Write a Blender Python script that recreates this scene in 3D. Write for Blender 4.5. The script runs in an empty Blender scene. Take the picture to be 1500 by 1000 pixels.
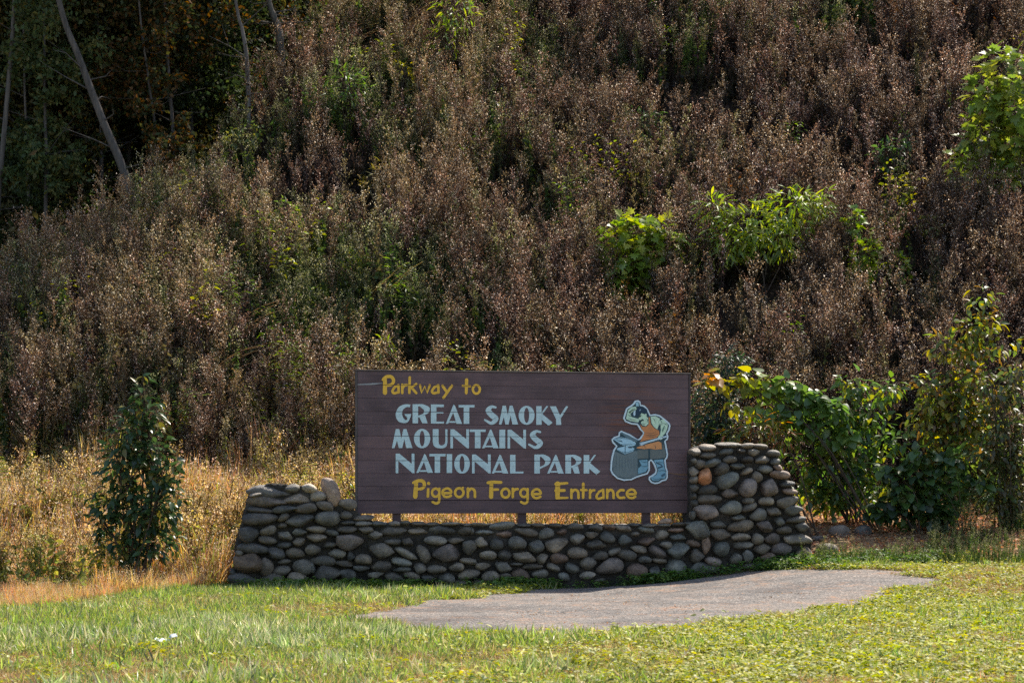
import bpy, bmesh, math, random
import numpy as np
from mathutils import Vector, Matrix, Euler

random.seed(7)
RNG = np.random.default_rng(11)
SC = bpy.context.scene
COL = SC.collection

# ------------------------------------------------------------------ camera, sky, sun, exposure
F, HZ, CH = 3000.0, 715.0, 1.45          # focal length in photo pixels, horizon row, eye height
cam = bpy.data.cameras.new('camera')
cam.sensor_width = 36.0
cam.lens = 36.0 * F / 1500.0
cam.shift_y = (HZ - 500.0) / 1500.0
cam.clip_start = 0.1
cam.clip_end = 1500.0
cam.dof.use_dof = True
cam.dof.focus_distance = 30.5
cam.dof.aperture_fstop = 5.0
camo = bpy.data.objects.new('camera', cam)
COL.objects.link(camo)
camo.location = (0, 0, CH)
camo.rotation_euler = (math.radians(90), 0, 0)
SC.camera = camo

SUN_DIR = Vector((0.50, 0.62, 0.93)).normalized()
SUN_EL = math.asin(SUN_DIR.z)
SUN_AZ = math.atan2(SUN_DIR.x, SUN_DIR.y)
world = bpy.data.worlds.new('World')
SC.world = world
world.use_nodes = True
wn = world.node_tree.nodes
wn.clear()
wo = wn.new('ShaderNodeOutputWorld')
wb = wn.new('ShaderNodeBackground')
ws = wn.new('ShaderNodeTexSky')
ws.sky_type = 'NISHITA'
ws.sun_disc = False
ws.sun_elevation = SUN_EL
ws.sun_rotation = SUN_AZ
ws.air_density = 1.0
ws.dust_density = 1.5
wb.inputs['Strength'].default_value = 0.115
world.node_tree.links.new(ws.outputs[0], wb.inputs['Color'])
world.node_tree.links.new(wb.outputs[0], wo.inputs['Surface'])
sun = bpy.data.lights.new('sun', 'SUN')
sun.energy = 3.9
sun.angle = math.radians(0.5)
sun.color = (1.0, 0.93, 0.82)
suno = bpy.data.objects.new('sun', sun)
COL.objects.link(suno)
suno.rotation_euler = (-SUN_DIR).to_track_quat('-Z', 'Y').to_euler()
suno.location = (20, 30, 40)
SC.view_settings.view_transform = 'Standard'
SC.view_settings.look = 'None'
SC.view_settings.exposure = 1.15
SC.view_settings.gamma = 1.0
SC.view_settings.use_curve_mapping = False
SC.render.engine = 'CYCLES'
SC.cycles.use_denoising = False
SC.cycles.max_bounces = 6
SC.cycles.diffuse_bounces = 3
SC.cycles.transmission_bounces = 4
SC.cycles.transparent_max_bounces = 4

# ------------------------------------------------------------------ small maths
def sstep(a, b, x):
    t = np.clip((np.asarray(x, float) - a) / (b - a), 0, 1)
    return t * t * (3 - 2 * t)

def vnoise(x, y, s=1.0, seed=0):
    """cheap smooth value noise, -1..1"""
    x = np.asarray(x, float) / s + seed * 17.31
    y = np.asarray(y, float) / s + seed * 5.77
    xi, yi = np.floor(x), np.floor(y)
    fx, fy = x - xi, y - yi
    fx, fy = fx * fx * (3 - 2 * fx), fy * fy * (3 - 2 * fy)
    def h(a, b):
        v = np.sin(a * 127.1 + b * 311.7 + seed * 13.7) * 43758.5453
        return v - np.floor(v)
    v = (h(xi, yi) * (1 - fx) + h(xi + 1, yi) * fx) * (1 - fy) + (h(xi, yi + 1) * (1 - fx) + h(xi + 1, yi + 1) * fx) * fy
    return v * 2 - 1

CX = np.array([-60., -16., -12., -10.1, -8.1, -6.6, -5.1, -3., 0., 5., 60.])
CY = np.array([33., 35.9, 38.3, 39.4, 41.6, 43.4, 47.0, 53., 58., 60., 60.])

def slope(Y):
    Y = np.asarray(Y, float)
    z = np.where(Y < 30, 0.0, 0.20 * (Y - 30))
    z = z + 0.60 * np.maximum(Y - 35.5, 0)
    return z

def ground(X, Y):
    X = np.asarray(X, float); Y = np.asarray(Y, float)
    yc = np.interp(X, CX, CY)
    z = slope(np.minimum(Y, yc))
    over = np.maximum(Y - yc, 0)
    z = z - 0.16 * np.minimum(over, 9)
    back = np.maximum(Y - np.maximum(yc + 5, 50), 0)
    z = z + 0.72 * back
    z = z + 0.30 * sstep(1.0, 5.0, X) * sstep(24, 30, Y)
    z = z + 0.10 * vnoise(X, Y, 2.3, 3) * sstep(33, 38, Y) + 0.25 * vnoise(X, Y, 5.0, 5) * sstep(37, 44, Y)
    z = z + 0.02 * vnoise(X, Y, 1.1, 1)
    return z

def ray(px, py):
    return Vector(((px - 750.0) / F, 1.0, (HZ - py) / F))

def hit(px, py, y0=12.0, y1=80.0):
    d = ray(px, py)
    Y = np.arange(y0, y1, 0.04)
    g = ground(d.x * Y, Y)
    z = CH + d.z * Y
    k = int(np.argmax(g >= z)) if (g >= z).any() else len(Y) - 1
    y = float(Y[k])
    return Vector((d.x * y, y, float(g[k])))

def at(px, py, Y):
    d = ray(px, py)
    return Vector((d.x * Y, Y, CH + d.z * Y))

# ------------------------------------------------------------------ objects
def link(o, parent=None):
    COL.objects.link(o)
    if parent is not None:
        o.parent = parent
    return o

def tag(o, label=None, cat=None, group=None, kind=None):
    if label: o['label'] = label
    if cat: o['category'] = cat
    if group: o['group'] = group
    if kind: o['kind'] = kind
    return o

def empty(name, loc, label, cat, group=None):
    o = bpy.data.objects.new(name, None)
    o.empty_display_size = 0.2
    link(o)
    o.location = loc
    return tag(o, label, cat, group)

def mesh_np(name, V, T, C=None, smooth=False, mat=None):
    """triangle mesh from arrays; C = per-vertex colour"""
    V = np.asarray(V, np.float32).reshape(-1, 3)
    T = np.asarray(T, np.int32).reshape(-1, 3)
    me = bpy.data.meshes.new(name)
    me.vertices.add(len(V)); me.vertices.foreach_set('co', V.ravel())
    me.loops.add(T.size); me.loops.foreach_set('vertex_index', T.ravel())
    me.polygons.add(len(T))
    me.polygons.foreach_set('loop_start', np.arange(0, T.size, 3, dtype=np.int32))
    me.polygons.foreach_set('loop_total', np.full(len(T), 3, np.int32))
    if smooth:
        me.polygons.foreach_set('use_smooth', np.ones(len(T), bool))
    if C is not None:
        a = me.color_attributes.new('Col', 'FLOAT_COLOR', 'POINT')
        C = np.asarray(C, np.float32).reshape(-1, 3)
        C4 = np.ones((len(V), 4), np.float32); C4[:, :3] = C
        a.data.foreach_set('color', C4.ravel())
    me.update(calc_edges=True)
    if mat: me.materials.append(mat)
    return me

class Geo:
    """collects triangles with per-vertex colours"""
    def __init__(s): s.V, s.T, s.C, s.n = [], [], [], 0
    def add(s, V, T, C):
        V = np.asarray(V, float).reshape(-1, 3); T = np.asarray(T, int).reshape(-1, 3)
        C = np.asarray(C, float)
        if C.ndim == 1: C = np.tile(C, (len(V), 1))
        s.V.append(V); s.T.append(T + s.n); s.C.append(C); s.n += len(V)
    def mesh(s, name, mat, smooth=False):
        return mesh_np(name, np.concatenate(s.V), np.concatenate(s.T), np.concatenate(s.C), smooth, mat)
    def obj(s, name, mat, parent=None, smooth=False):
        return link(bpy.data.objects.new(name, s.mesh(name, mat, smooth)), parent)
    def tube(s, pts, r0, r1, col, k=4):
        pts = np.asarray(pts, float); n = len(pts)
        rr = np.linspace(r0, r1, n)
        d = np.gradient(pts, axis=0); d /= np.linalg.norm(d, axis=1, keepdims=True) + 1e-9
        ref = np.array([0.3, 0.9, 0.1]) if abs(d[0][1]) < 0.8 else np.array([1., 0, 0.1])
        u = np.cross(d, ref); u /= np.linalg.norm(u, axis=1, keepdims=True) + 1e-9
        w = np.cross(d, u)
        a = np.arange(k) * 2 * math.pi / k
        ring = pts[:, None, :] + rr[:, None, None] * (np.cos(a)[None, :, None] * u[:, None, :] + np.sin(a)[None, :, None] * w[:, None, :])
        T = []
        for i in range(n - 1):
            for j in range(k):
                p, q = i * k + j, i * k + (j + 1) % k
                T += [(p, q, q + k), (p, q + k, p + k)]
        s.add(ring.reshape(-1, 3), T, col)
    def stamp(s, base, P, D, N, L, col):
        """base = (verts k,3 ; tris) leaf lying along +y with normal +z, unit length"""
        bv, bt = base
        P = np.asarray(P, float); n = len(P)
        R = frames(D, N)
        L = np.asarray(L, float).reshape(n, 1, 1)
        V = P[:, None, :] + L * np.einsum('nij,kj->nki', R, bv)
        k = len(bv)
        T = (bt[None] + (np.arange(n) * k)[:, None, None]).reshape(-1, 3)
        C = np.repeat(np.asarray(col, float), k, axis=0)
        s.add(V.reshape(-1, 3), T, C)

def unit(a):
    a = np.asarray(a, float)
    return a / (np.linalg.norm(a, axis=-1, keepdims=True) + 1e-9)

def frames(D, N):
    D = unit(D); N = np.asarray(N, float)
    N = unit(N - (N * D).sum(-1, keepdims=True) * D)
    S = np.cross(D, N)
    return np.stack([S, D, N], axis=-1)

# ------------------------------------------------------------------ leaf shapes (unit length along +y)
def leaf_shape(outline, fold=0.25, droop=0.25):
    o = np.array(outline, float)
    c = np.array([[0, 0.42]])
    v2 = np.vstack([c, o])
    z = fold * np.abs(v2[:, 0]) - droop * v2[:, 1] ** 2
    V = np.column_stack([v2, z])
    n = len(o)
    T = np.array([(0, i + 1, (i + 1) % n + 1) for i in range(n)])
    return V, T

def mirror(half):
    return half + [(-x, y) for x, y in reversed(half) if abs(x) > 1e-6]

LANCE = leaf_shape(mirror([(0, 0), (.09, .25), (.11, .5), (.06, .8), (0, 1)]), .3, .35)
OVATE = leaf_shape(mirror([(0, 0), (.2, .2), (.25, .45), (.14, .78), (0, 1)]), .25, .3)
HEART = leaf_shape(mirror([(0, .06), (.18, -.05), (.42, .12), (.45, .38), (.25, .75), (0, 1)]), .12, .3)
LOBED = leaf_shape(mirror([(0, 0), (.14, .05), (.42, .0), (.32, .22), (.56, .45), (.28, .48), (.30, .74), (.14, .66), (0, 1)]), .15, .25)
DIAMOND = (np.array([[0, 0, 0], [.28, .5, .08], [0, 1, -.05], [-.28, .5, .08]]), np.array([[0, 1, 2], [0, 2, 3]]))
SLIM = (np.array([[0, 0, 0], [.08, .5, .02], [0, 1, -.25], [-.08, .5, .02]]), np.array([[0, 1, 2], [0, 2, 3]]))
BLADE = (np.array([[-.035, 0, 0], [.035, 0, 0], [-.028, .55, .03], [.028, .55, .03], [0, 1, -.10]]), np.array([[0, 1, 3], [0, 3, 2], [2, 3, 4]]))
FLUFF = (np.array([[-.5, 0, 0], [.5, 0, 0], [0.1, 1, 0]]), np.array([[0, 1, 2]]))

def pick(pal, n, jit=0.15, rng=RNG):
    pal = np.array(pal, float)
    c = pal[rng.integers(0, len(pal), n)]
    return c * (1 + jit * rng.uniform(-1, 1, (n, 1)))

# ------------------------------------------------------------------ materials
def new_mat(name):
    m = bpy.data.materials.new(name)
    m.use_nodes = True
    nt = m.node_tree
    nt.nodes.clear()
    return m, nt, nt.nodes, nt.links

def N(nodes, kind, **kw):
    n = nodes.new(kind)
    for k, v in kw.items():
        setattr(n, k, v)
    return n

def leaf_mat(name, trans=0.4, gloss=0.05, rough=0.45, vary=0.25, hue=0.02):
    m, nt, nd, lk = new_mat(name)
    out = N(nd, 'ShaderNodeOutputMaterial')
    at_ = N(nd, 'ShaderNodeAttribute', attribute_name='Col')
    oi = N(nd, 'ShaderNodeObjectInfo')
    mul = N(nd, 'ShaderNodeMix', data_type='RGBA', blend_type='MULTIPLY')
    mul.inputs[0].default_value = 1
    lk.new(at_.outputs['Color'], mul.inputs[6]); lk.new(oi.outputs['Color'], mul.inputs[7])
    hs = N(nd, 'ShaderNodeHueSaturation')
    mr = N(nd, 'ShaderNodeMapRange'); mr.inputs[3].default_value = 1 - vary; mr.inputs[4].default_value = 1 + vary
    mh = N(nd, 'ShaderNodeMapRange'); mh.inputs[3].default_value = .5 - hue; mh.inputs[4].default_value = .5 + hue
    fr = N(nd, 'ShaderNodeMath', operation='FRACT'); mm = N(nd, 'ShaderNodeMath', operation='MULTIPLY'); mm.inputs[1].default_value = 17.3
    lk.new(oi.outputs['Random'], mm.inputs[0]); lk.new(mm.outputs[0], fr.inputs[0])
    lk.new(oi.outputs['Random'], mr.inputs[0]); lk.new(fr.outputs[0], mh.inputs[0])
    lk.new(mul.outputs[2], hs.inputs['Color']); lk.new(mr.outputs[0], hs.inputs['Value']); lk.new(mh.outputs[0], hs.inputs['Hue'])
    df = N(nd, 'ShaderNodeBsdfDiffuse'); tr = N(nd, 'ShaderNodeBsdfTranslucent'); gl = N(nd, 'ShaderNodeBsdfGlossy')
    gl.inputs['Roughness'].default_value = rough
    hs2 = N(nd, 'ShaderNodeHueSaturation'); hs2.inputs['Saturation'].default_value = 1.15; hs2.inputs['Value'].default_value = 1.35
    lk.new(hs.outputs[0], hs2.inputs['Color'])
    lk.new(hs.outputs[0], df.inputs[0]); lk.new(hs2.outputs[0], tr.inputs[0])
    m1 = N(nd, 'ShaderNodeMixShader'); m1.inputs[0].default_value = trans
    lk.new(df.outputs[0], m1.inputs[1]); lk.new(tr.outputs[0], m1.inputs[2])
    m2 = N(nd, 'ShaderNodeMixShader'); m2.inputs[0].default_value = gloss
    lk.new(m1.outputs[0], m2.inputs[1]); lk.new(gl.outputs[0], m2.inputs[2])
    lk.new(m2.outputs[0], out.inputs[0])
    return m

M_WEED = leaf_mat('dry_weed', .50, .02, .5, .38, .02)
M_GRASS = leaf_mat('grass_blade', .52, .045, .38, .30, .02)
M_LEAF = leaf_mat('green_leaf', .52, .045, .38, .12, .012)
M_CLOV = leaf_mat('clover_leaf', .40, .035, .5, .22, .02)
M_WAXY = leaf_mat('waxy_leaf', .32, .035, .28, .12, .01)
M_BARK = leaf_mat('bark', 0.0, .02, .7, .1, .01)
M_WOOD = leaf_mat('forest_leaf', .38, .02, .6, .15, .02)

def noise_tex(nd, lk, scale, detail=6, rough=.6, coord=None):
    t = N(nd, 'ShaderNodeTexNoise')
    t.inputs['Scale'].default_value = scale; t.inputs['Detail'].default_value = detail; t.inputs['Roughness'].default_value = rough
    if coord is not None: lk.new(coord, t.inputs['Vector'])
    return t

def ramp(nd, lk, fac, stops):
    r = N(nd, 'ShaderNodeValToRGB')
    e = r.color_ramp.elements
    while len(e) > 1: e.remove(e[-1])
    e[0].position = stops[0][0]; e[0].color = (*stops[0][1], 1)
    for p, c in stops[1:]:
        x = e.new(p); x.color = (*c, 1)
    lk.new(fac, r.inputs[0])
    return r

def mixc(nd, lk, fac, a, b, mode='MIX'):
    m = N(nd, 'ShaderNodeMix', data_type='RGBA', blend_type=mode)
    for s, v in ((0, fac), (6, a), (7, b)):
        if isinstance(v, (int, float)): m.inputs[s].default_value = v
        elif isinstance(v, tuple): m.inputs[s].default_value = (*v, 1)
        else: lk.new(v, m.inputs[s])
    return m.outputs[2]

def bsdf_out(nd, lk, color, rough=.8, spec=.3, bump=None, strength=.4, dist=.02):
    out = N(nd, 'ShaderNodeOutputMaterial'); p = N(nd, 'ShaderNodeBsdfPrincipled')
    if isinstance(color, tuple): p.inputs['Base Color'].default_value = (*color, 1)
    else: lk.new(color, p.inputs['Base Color'])
    if isinstance(rough, (int, float)): p.inputs['Roughness'].default_value = rough
    else: lk.new(rough, p.inputs['Roughness'])
    p.inputs['Specular IOR Level'].default_value = spec
    if bump is not None:
        b = N(nd, 'ShaderNodeBump'); b.inputs['Strength'].default_value = strength; b.inputs['Distance'].default_value = dist
        lk.new(bump, b.inputs['Height']); lk.new(b.outputs[0], p.inputs['Normal'])
    lk.new(p.outputs[0], out.inputs[0])
    return p

def bark_fix():
    nt = M_BARK.node_tree; nd, lk = nt.nodes, nt.links
    g = N(nd, 'ShaderNodeNewGeometry'); mp = N(nd, 'ShaderNodeMapping'); mp.inputs['Scale'].default_value = (14, 14, 2.2); lk.new(g.outputs['Position'], mp.inputs[0])
    n1 = noise_tex(nd, lk, 1.0, 6, .7, mp.outputs[0])
    r_ = ramp(nd, lk, n1.outputs[0], [(.3, (.45, .43, .42)), (.5, (1, 1, 1)), (.7, (1.7, 1.65, 1.6))])
    df = [x for x in nd if x.type == 'BSDF_DIFFUSE'][0]; src = df.inputs[0].links[0].from_socket
    c = mixc(nd, lk, 1.0, src, r_.outputs[0], 'MULTIPLY'); lk.new(c, df.inputs[0])
bark_fix()

# ground: lawn thatch near, golden litter behind the wall, dark litter on the slope and in the wood
def ground_mat():
    m, nt, nd, lk = new_mat('ground_soil')
    g = N(nd, 'ShaderNodeNewGeometry')
    pos = g.outputs['Position']
    n1 = noise_tex(nd, lk, .45, 5, .6, pos); n2 = noise_tex(nd, lk, 9, 8, .7, pos); n3 = noise_tex(nd, lk, 40, 4, .7, pos)
    sp = N(nd, 'ShaderNodeSeparateXYZ'); lk.new(pos, sp.inputs[0])
    add = N(nd, 'ShaderNodeMath', operation='MULTIPLY_ADD'); add.inputs[1].default_value = 2.4
    lk.new(n1.outputs[0], add.inputs[0]); lk.new(sp.outputs[1], add.inputs[2])
    lawn = ramp(nd, lk, n2.outputs[0], [(.3, (.10, .075, .035)), (.5, (.17, .13, .06)), (.7, (.11, .13, .035))]).outputs[0]
    gold = ramp(nd, lk, n2.outputs[0], [(.3, (.13, .085, .05)), (.5, (.27, .17, .09)), (.72, (.34, .22, .12))]).outputs[0]
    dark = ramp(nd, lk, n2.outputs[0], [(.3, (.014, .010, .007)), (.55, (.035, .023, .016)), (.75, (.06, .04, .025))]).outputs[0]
    f1 = N(nd, 'ShaderNodeMapRange'); f1.inputs[1].default_value = 28.8; f1.inputs[2].default_value = 30.2; lk.new(add.outputs[0], f1.inputs[0])
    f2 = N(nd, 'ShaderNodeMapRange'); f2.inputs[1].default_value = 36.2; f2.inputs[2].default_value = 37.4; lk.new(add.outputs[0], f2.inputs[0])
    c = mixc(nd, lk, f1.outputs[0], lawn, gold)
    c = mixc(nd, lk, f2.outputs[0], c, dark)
    bsdf_out(nd, lk, c, .95, .1, n3.outputs[0], .7, .03)
    return m

def pad_mat():
    m, nt, nd, lk = new_mat('gravel_asphalt')
    g = N(nd, 'ShaderNodeNewGeometry'); pos = g.outputs['Position']
    v = N(nd, 'ShaderNodeTexVoronoi'); v.inputs['Scale'].default_value = 38; lk.new(pos, v.inputs['Vector'])
    n1 = noise_tex(nd, lk, 1.1, 6, .65, pos); n2 = noise_tex(nd, lk, 70, 4, .8, pos); n3 = noise_tex(nd, lk, 6, 6, .7, pos)
    base = ramp(nd, lk, n2.outputs[0], [(.34, (.045, .041, .038)), (.5, (.145, .131, .118)), (.64, (.36, .325, .29))]).outputs[0]
    rnd = N(nd, 'ShaderNodeSeparateColor'); lk.new(v.outputs['Color'], rnd.inputs[0])
    st = ramp(nd, lk, rnd.outputs[0], [(.0, (.45, .45, .46)), (.5, (1, 1, 1)), (.86, (1.0, .94, .88)), (.94, (2.0, 1.85, 1.75))]).outputs[0]
    c = mixc(nd, lk, .85, base, st, 'MULTIPLY')
    litter = ramp(nd, lk, n1.outputs[0], [(.46, (0, 0, 0)), (.62, (1, 1, 1))]).outputs[0]
    l2 = ramp(nd, lk, n3.outputs[0], [(.5, (0, 0, 0)), (.58, (1, 1, 1))]).outputs[0]
    f = N(nd, 'ShaderNodeMath', operation='MULTIPLY'); lk.new(litter, f.inputs[0]); lk.new(l2, f.inputs[1])
    f2 = N(nd, 'ShaderNodeMath', operation='MULTIPLY'); lk.new(f.outputs[0], f2.inputs[0]); f2.inputs[1].default_value = .8
    c = mixc(nd, lk, f2.outputs[0], c, (.30, .175, .105))
    n4 = noise_tex(nd, lk, .8, 5, .6, pos)
    c = mixc(nd, lk, .8, c, ramp(nd, lk, n4.outputs[0], [(.35, (.60, .60, .62)), (.5, (1, 1, 1)), (.65, (1.2, 1.13, 1.07))]).outputs[0], 'MULTIPLY')
    wv = N(nd, 'ShaderNodeTexWave', bands_direction='Y'); wv.inputs['Scale'].default_value = .33; wv.inputs['Distortion'].default_value = 9; wv.inputs['Detail'].default_value = 3; wv.inputs['Detail Scale'].default_value = 1.4
    lk.new(pos, wv.inputs['Vector'])
    ck = ramp(nd, lk, wv.outputs[0], [(.0, (1, 1, 1)), (.004, (0, 0, 0))]).outputs[0]
    c = mixc(nd, lk, ck, c, (.05, .045, .04))
    bsdf_out(nd, lk, c, .9, .2, v.outputs['Distance'], .6, .012)
    return m

def stone_mat(name='river_stone'):
    m, nt, nd, lk = new_mat(name)
    oi = N(nd, 'ShaderNodeObjectInfo')
    g = N(nd, 'ShaderNodeNewGeometry'); pos = g.outputs['Position']
    off = N(nd, 'ShaderNodeVectorMath', operation='ADD')
    sc = N(nd, 'ShaderNodeMath', operation='MULTIPLY'); sc.inputs[1].default_value = 37.0; lk.new(oi.outputs['Random'], sc.inputs[0])
    lk.new(pos, off.inputs[0]); lk.new(sc.outputs[0], off.inputs[1])
    v = off.outputs[0]
    n1 = noise_tex(nd, lk, 5.5, 6, .6, v); n2 = noise_tex(nd, lk, 38, 6, .75, v); n3 = noise_tex(nd, lk, 90, 3, .6, v)
    mot = ramp(nd, lk, n1.outputs[0], [(.3, (.55, .54, .52)), (.48, (.95, .95, .94)), (.66, (1.35, 1.3, 1.22))]).outputs[0]
    c = mixc(nd, lk, 1.0, oi.outputs['Color'], mot, 'MULTIPLY')
    gr = ramp(nd, lk, n2.outputs[0], [(.3, (.62, .62, .62)), (.55, (1, 1, 1)), (.75, (1.3, 1.28, 1.25))]).outputs[0]
    c = mixc(nd, lk, .9, c, gr, 'MULTIPLY')
    lf = ramp(nd, lk, n3.outputs[0], [(.64, (0, 0, 0)), (.71, (1, 1, 1))]).outputs[0]
    lm = N(nd, 'ShaderNodeMath', operation='MULTIPLY'); lm.inputs[1].default_value = .5; lk.new(lf, lm.inputs[0])
    c = mixc(nd, lk, lm.outputs[0], c, (.38, .40, .37))
    stn = noise_tex(nd, lk, 2.2, 7, .7, v)
    sf = ramp(nd, lk, stn.outputs[0], [(.47, (1, 1, 1)), (.60, (.34, .33, .32))]).outputs[0]
    c = mixc(nd, lk, .75, c, sf, 'MULTIPLY')
    ro = N(nd, 'ShaderNodeMapRange'); ro.inputs[3].default_value = .45; ro.inputs[4].default_value = .75; lk.new(n2.outputs[0], ro.inputs[0])
    hb = N(nd, 'ShaderNodeMath', operation='MULTIPLY_ADD'); hb.inputs[1].default_value = 2.5; lk.new(n1.outputs[0], hb.inputs[0]); lk.new(n2.outputs[0], hb.inputs[2])
    bsdf_out(nd, lk, c, ro.outputs[0], .45, hb.outputs[0], .8, .022)
    return m

def mortar_mat():
    m, nt, nd, lk = new_mat('mortar')
    g = N(nd, 'ShaderNodeNewGeometry'); pos = g.outputs['Position']
    n1 = noise_tex(nd, lk, 3, 6, .6, pos); n2 = noise_tex(nd, lk, 45, 6, .75, pos)
    c = ramp(nd, lk, n1.outputs[0], [(.3, (.040, .034, .028)), (.55, (.07, .061, .051)), (.75, (.12, .105, .09))]).outputs[0]
    sp = ramp(nd, lk, n2.outputs[0], [(.35, (.6, .6, .6)), (.6, (1, 1, 1)), (.72, (2.2, 2.2, 2.1))]).outputs[0]
    c = mixc(nd, lk, .8, c, sp, 'MULTIPLY')
    bsdf_out(nd, lk, c, .92, .15, n2.outputs[0], .9, .03)
    return m

def plank_mat():
    m, nt, nd, lk = new_mat('brown_painted_wood')
    oi = N(nd, 'ShaderNodeObjectInfo')
    tc = N(nd, 'ShaderNodeTexCoord')
    off = N(nd, 'ShaderNodeVectorMath', operation='ADD')
    sc = N(nd, 'ShaderNodeMath', operation='MULTIPLY'); sc.inputs[1].default_value = 23.0; lk.new(oi.outputs['Random'], sc.inputs[0])
    lk.new(tc.outputs['Object'], off.inputs[0]); lk.new(sc.outputs[0], off.inputs[1])
    mp = N(nd, 'ShaderNodeMapping'); mp.inputs['Scale'].default_value = (.55, 1, 14); lk.new(off.outputs[0], mp.inputs[0])
    n1 = noise_tex(nd, lk, 3.0, 7, .65, mp.outputs[0]); n2 = noise_tex(nd, lk, 1.6, 5, .6, off.outputs[0])
    c = mixc(nd, lk, 1.0, oi.outputs['Color'], ramp(nd, lk, n2.outputs[0], [(.3, (.70, .70, .70)), (.5, (1, 1, 1)), (.72, (1.3, 1.24, 1.22))]).outputs[0], 'MULTIPLY')
    gr = ramp(nd, lk, n1.outputs[0], [(.28, (.70, .68, .68)), (.45, (.96, .95, .95)), (.6, (1.08, 1.07, 1.07)), (.74, (1.5, 1.45, 1.4))]).outputs[0]
    c = mixc(nd, lk, .9, c, gr, 'MULTIPLY')
    # worn, redder grain round the emblem (a stain with its own shape)
    sp = N(nd, 'ShaderNodeSeparateXYZ'); lk.new(tc.outputs['Object'], sp.inputs[0])
    g = N(nd, 'ShaderNodeNewGeometry')
    dv = N(nd, 'ShaderNodeVectorMath', operation='DISTANCE'); dv.inputs[1].default_value = tuple(EMB_C)
    lk.new(g.outputs['Position'], dv.inputs[0])
    fm = N(nd, 'ShaderNodeMapRange'); fm.inputs[1].default_value = .62; fm.inputs[2].default_value = .25; lk.new(dv.outputs['Value'], fm.inputs[0])
    gf = ramp(nd, lk, n1.outputs[0], [(.45, (0, 0, 0)), (.6, (1, 1, 1))]).outputs[0]
    ff = N(nd, 'ShaderNodeMath', operation='MULTIPLY'); lk.new(fm.outputs[0], ff.inputs[0]); lk.new(gf, ff.inputs[1])
    c = mixc(nd, lk, ff.outputs[0], c, (.16, .06, .035))
    bsdf_out(nd, lk, c, .62, .3, n1.outputs[0], .25, .006)
    return m

def paint_mat(name, col, rough=.6):
    m, nt, nd, lk = new_mat(name)
    g = N(nd, 'ShaderNodeNewGeometry')
    n1 = noise_tex(nd, lk, 14, 6, .7, g.outputs['Position'])
    c = mixc(nd, lk, 1.0, col, ramp(nd, lk, n1.outputs[0], [(.3, (.82, .82, .82)), (.5, (1, 1, 1)), (.7, (1.06, 1.06, 1.06))]).outputs[0], 'MULTIPLY')
    bsdf_out(nd, lk, c, rough, .3)
    return m

# ------------------------------------------------------------------ ground sheet and the gravel pad
def axis(a, b, lo, hi, fine):
    mid = np.arange(a, b + 1e-6, fine)
    left = a - np.cumsum(np.geomspace(fine * 2, 40, 14)); left = left[left > lo]
    right = b + np.cumsum(np.geomspace(fine * 2, 40, 14)); right = right[right < hi]
    return np.concatenate([[lo], left[::-1], mid, right, [hi]])

gx = axis(-18, 18, -300, 300, .25); gy = axis(11, 62, -200, 420, .25)
GX, GY = np.meshgrid(gx, gy)
GZ = ground(GX, np.minimum(GY, 110))
nx, ny = len(gx), len(gy)
i, j = np.meshgrid(np.arange(nx - 1), np.arange(ny - 1))
a = (j * nx + i).ravel()
T = np.concatenate([np.column_stack([a, a + 1, a + nx + 1]), np.column_stack([a, a + nx + 1, a + nx])])
gme = mesh_np('ground', np.column_stack([GX.ravel(), GY.ravel(), GZ.ravel()]), T, None, True, ground_mat())
go = link(bpy.data.objects.new('ground', gme)); tag(go, kind='structure')

PAD = [(500, 908), (560, 892), (640, 880), (720, 872), (800, 863), (900, 853), (1000, 846), (1100, 840), (1200, 837), (1290, 837), (1345, 842),
       (1378, 853), (1365, 866), (1310, 877), (1220, 894), (1110, 912), (1000, 925), (900, 933), (800, 936), (700, 936), (600, 928)]
PADW = [hit(*p) for p in PAD]
PADXY = np.array([(p.x, p.y) for p in PADW])

def inside(poly, X, Y):
    r = np.zeros(np.shape(X), bool)
    n = len(poly)
    for k in range(n):
        x1, y1 = poly[k]; x2, y2 = poly[(k + 1) % n]
        c = ((y1 > Y) != (y2 > Y)) & (X < (x2 - x1) * (Y - y1) / (y2 - y1 + 1e-12) + x1)
        r ^= c
    return r

def in_pad(X, Y, wob=.25):
    return inside(PADXY, X + wob * vnoise(X, Y, .5, 9) * .5, Y + wob * vnoise(X, Y, .6, 4))

st = .05
px_ = np.arange(PADXY[:, 0].min() - .3, PADXY[:, 0].max() + .3, st); py_ = np.arange(PADXY[:, 1].min() - .3, PADXY[:, 1].max() + .3, st)
PX, PY = np.meshgrid(px_, py_)
nx, ny = len(px_), len(py_)
i, j = np.meshgrid(np.arange(nx - 1), np.arange(ny - 1))
keep = in_pad(PX[:-1, :-1] + st / 2, PY[:-1, :-1] + st / 2)
a = (j * nx + i)[keep]
T = np.concatenate([np.column_stack([a, a + 1, a + nx + 1]), np.column_stack([a, a + nx + 1, a + nx])])
used = np.unique(T); remap = np.full(nx * ny, -1); remap[used] = np.arange(len(used))
V = np.column_stack([PX.ravel(), PY.ravel(), ground(PX, PY).ravel() + .022])[used]
po = link(bpy.data.objects.new('gravel_pad', mesh_np('gravel_pad', V, remap[T], None, True, pad_mat()))); tag(po, kind='structure')

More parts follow.
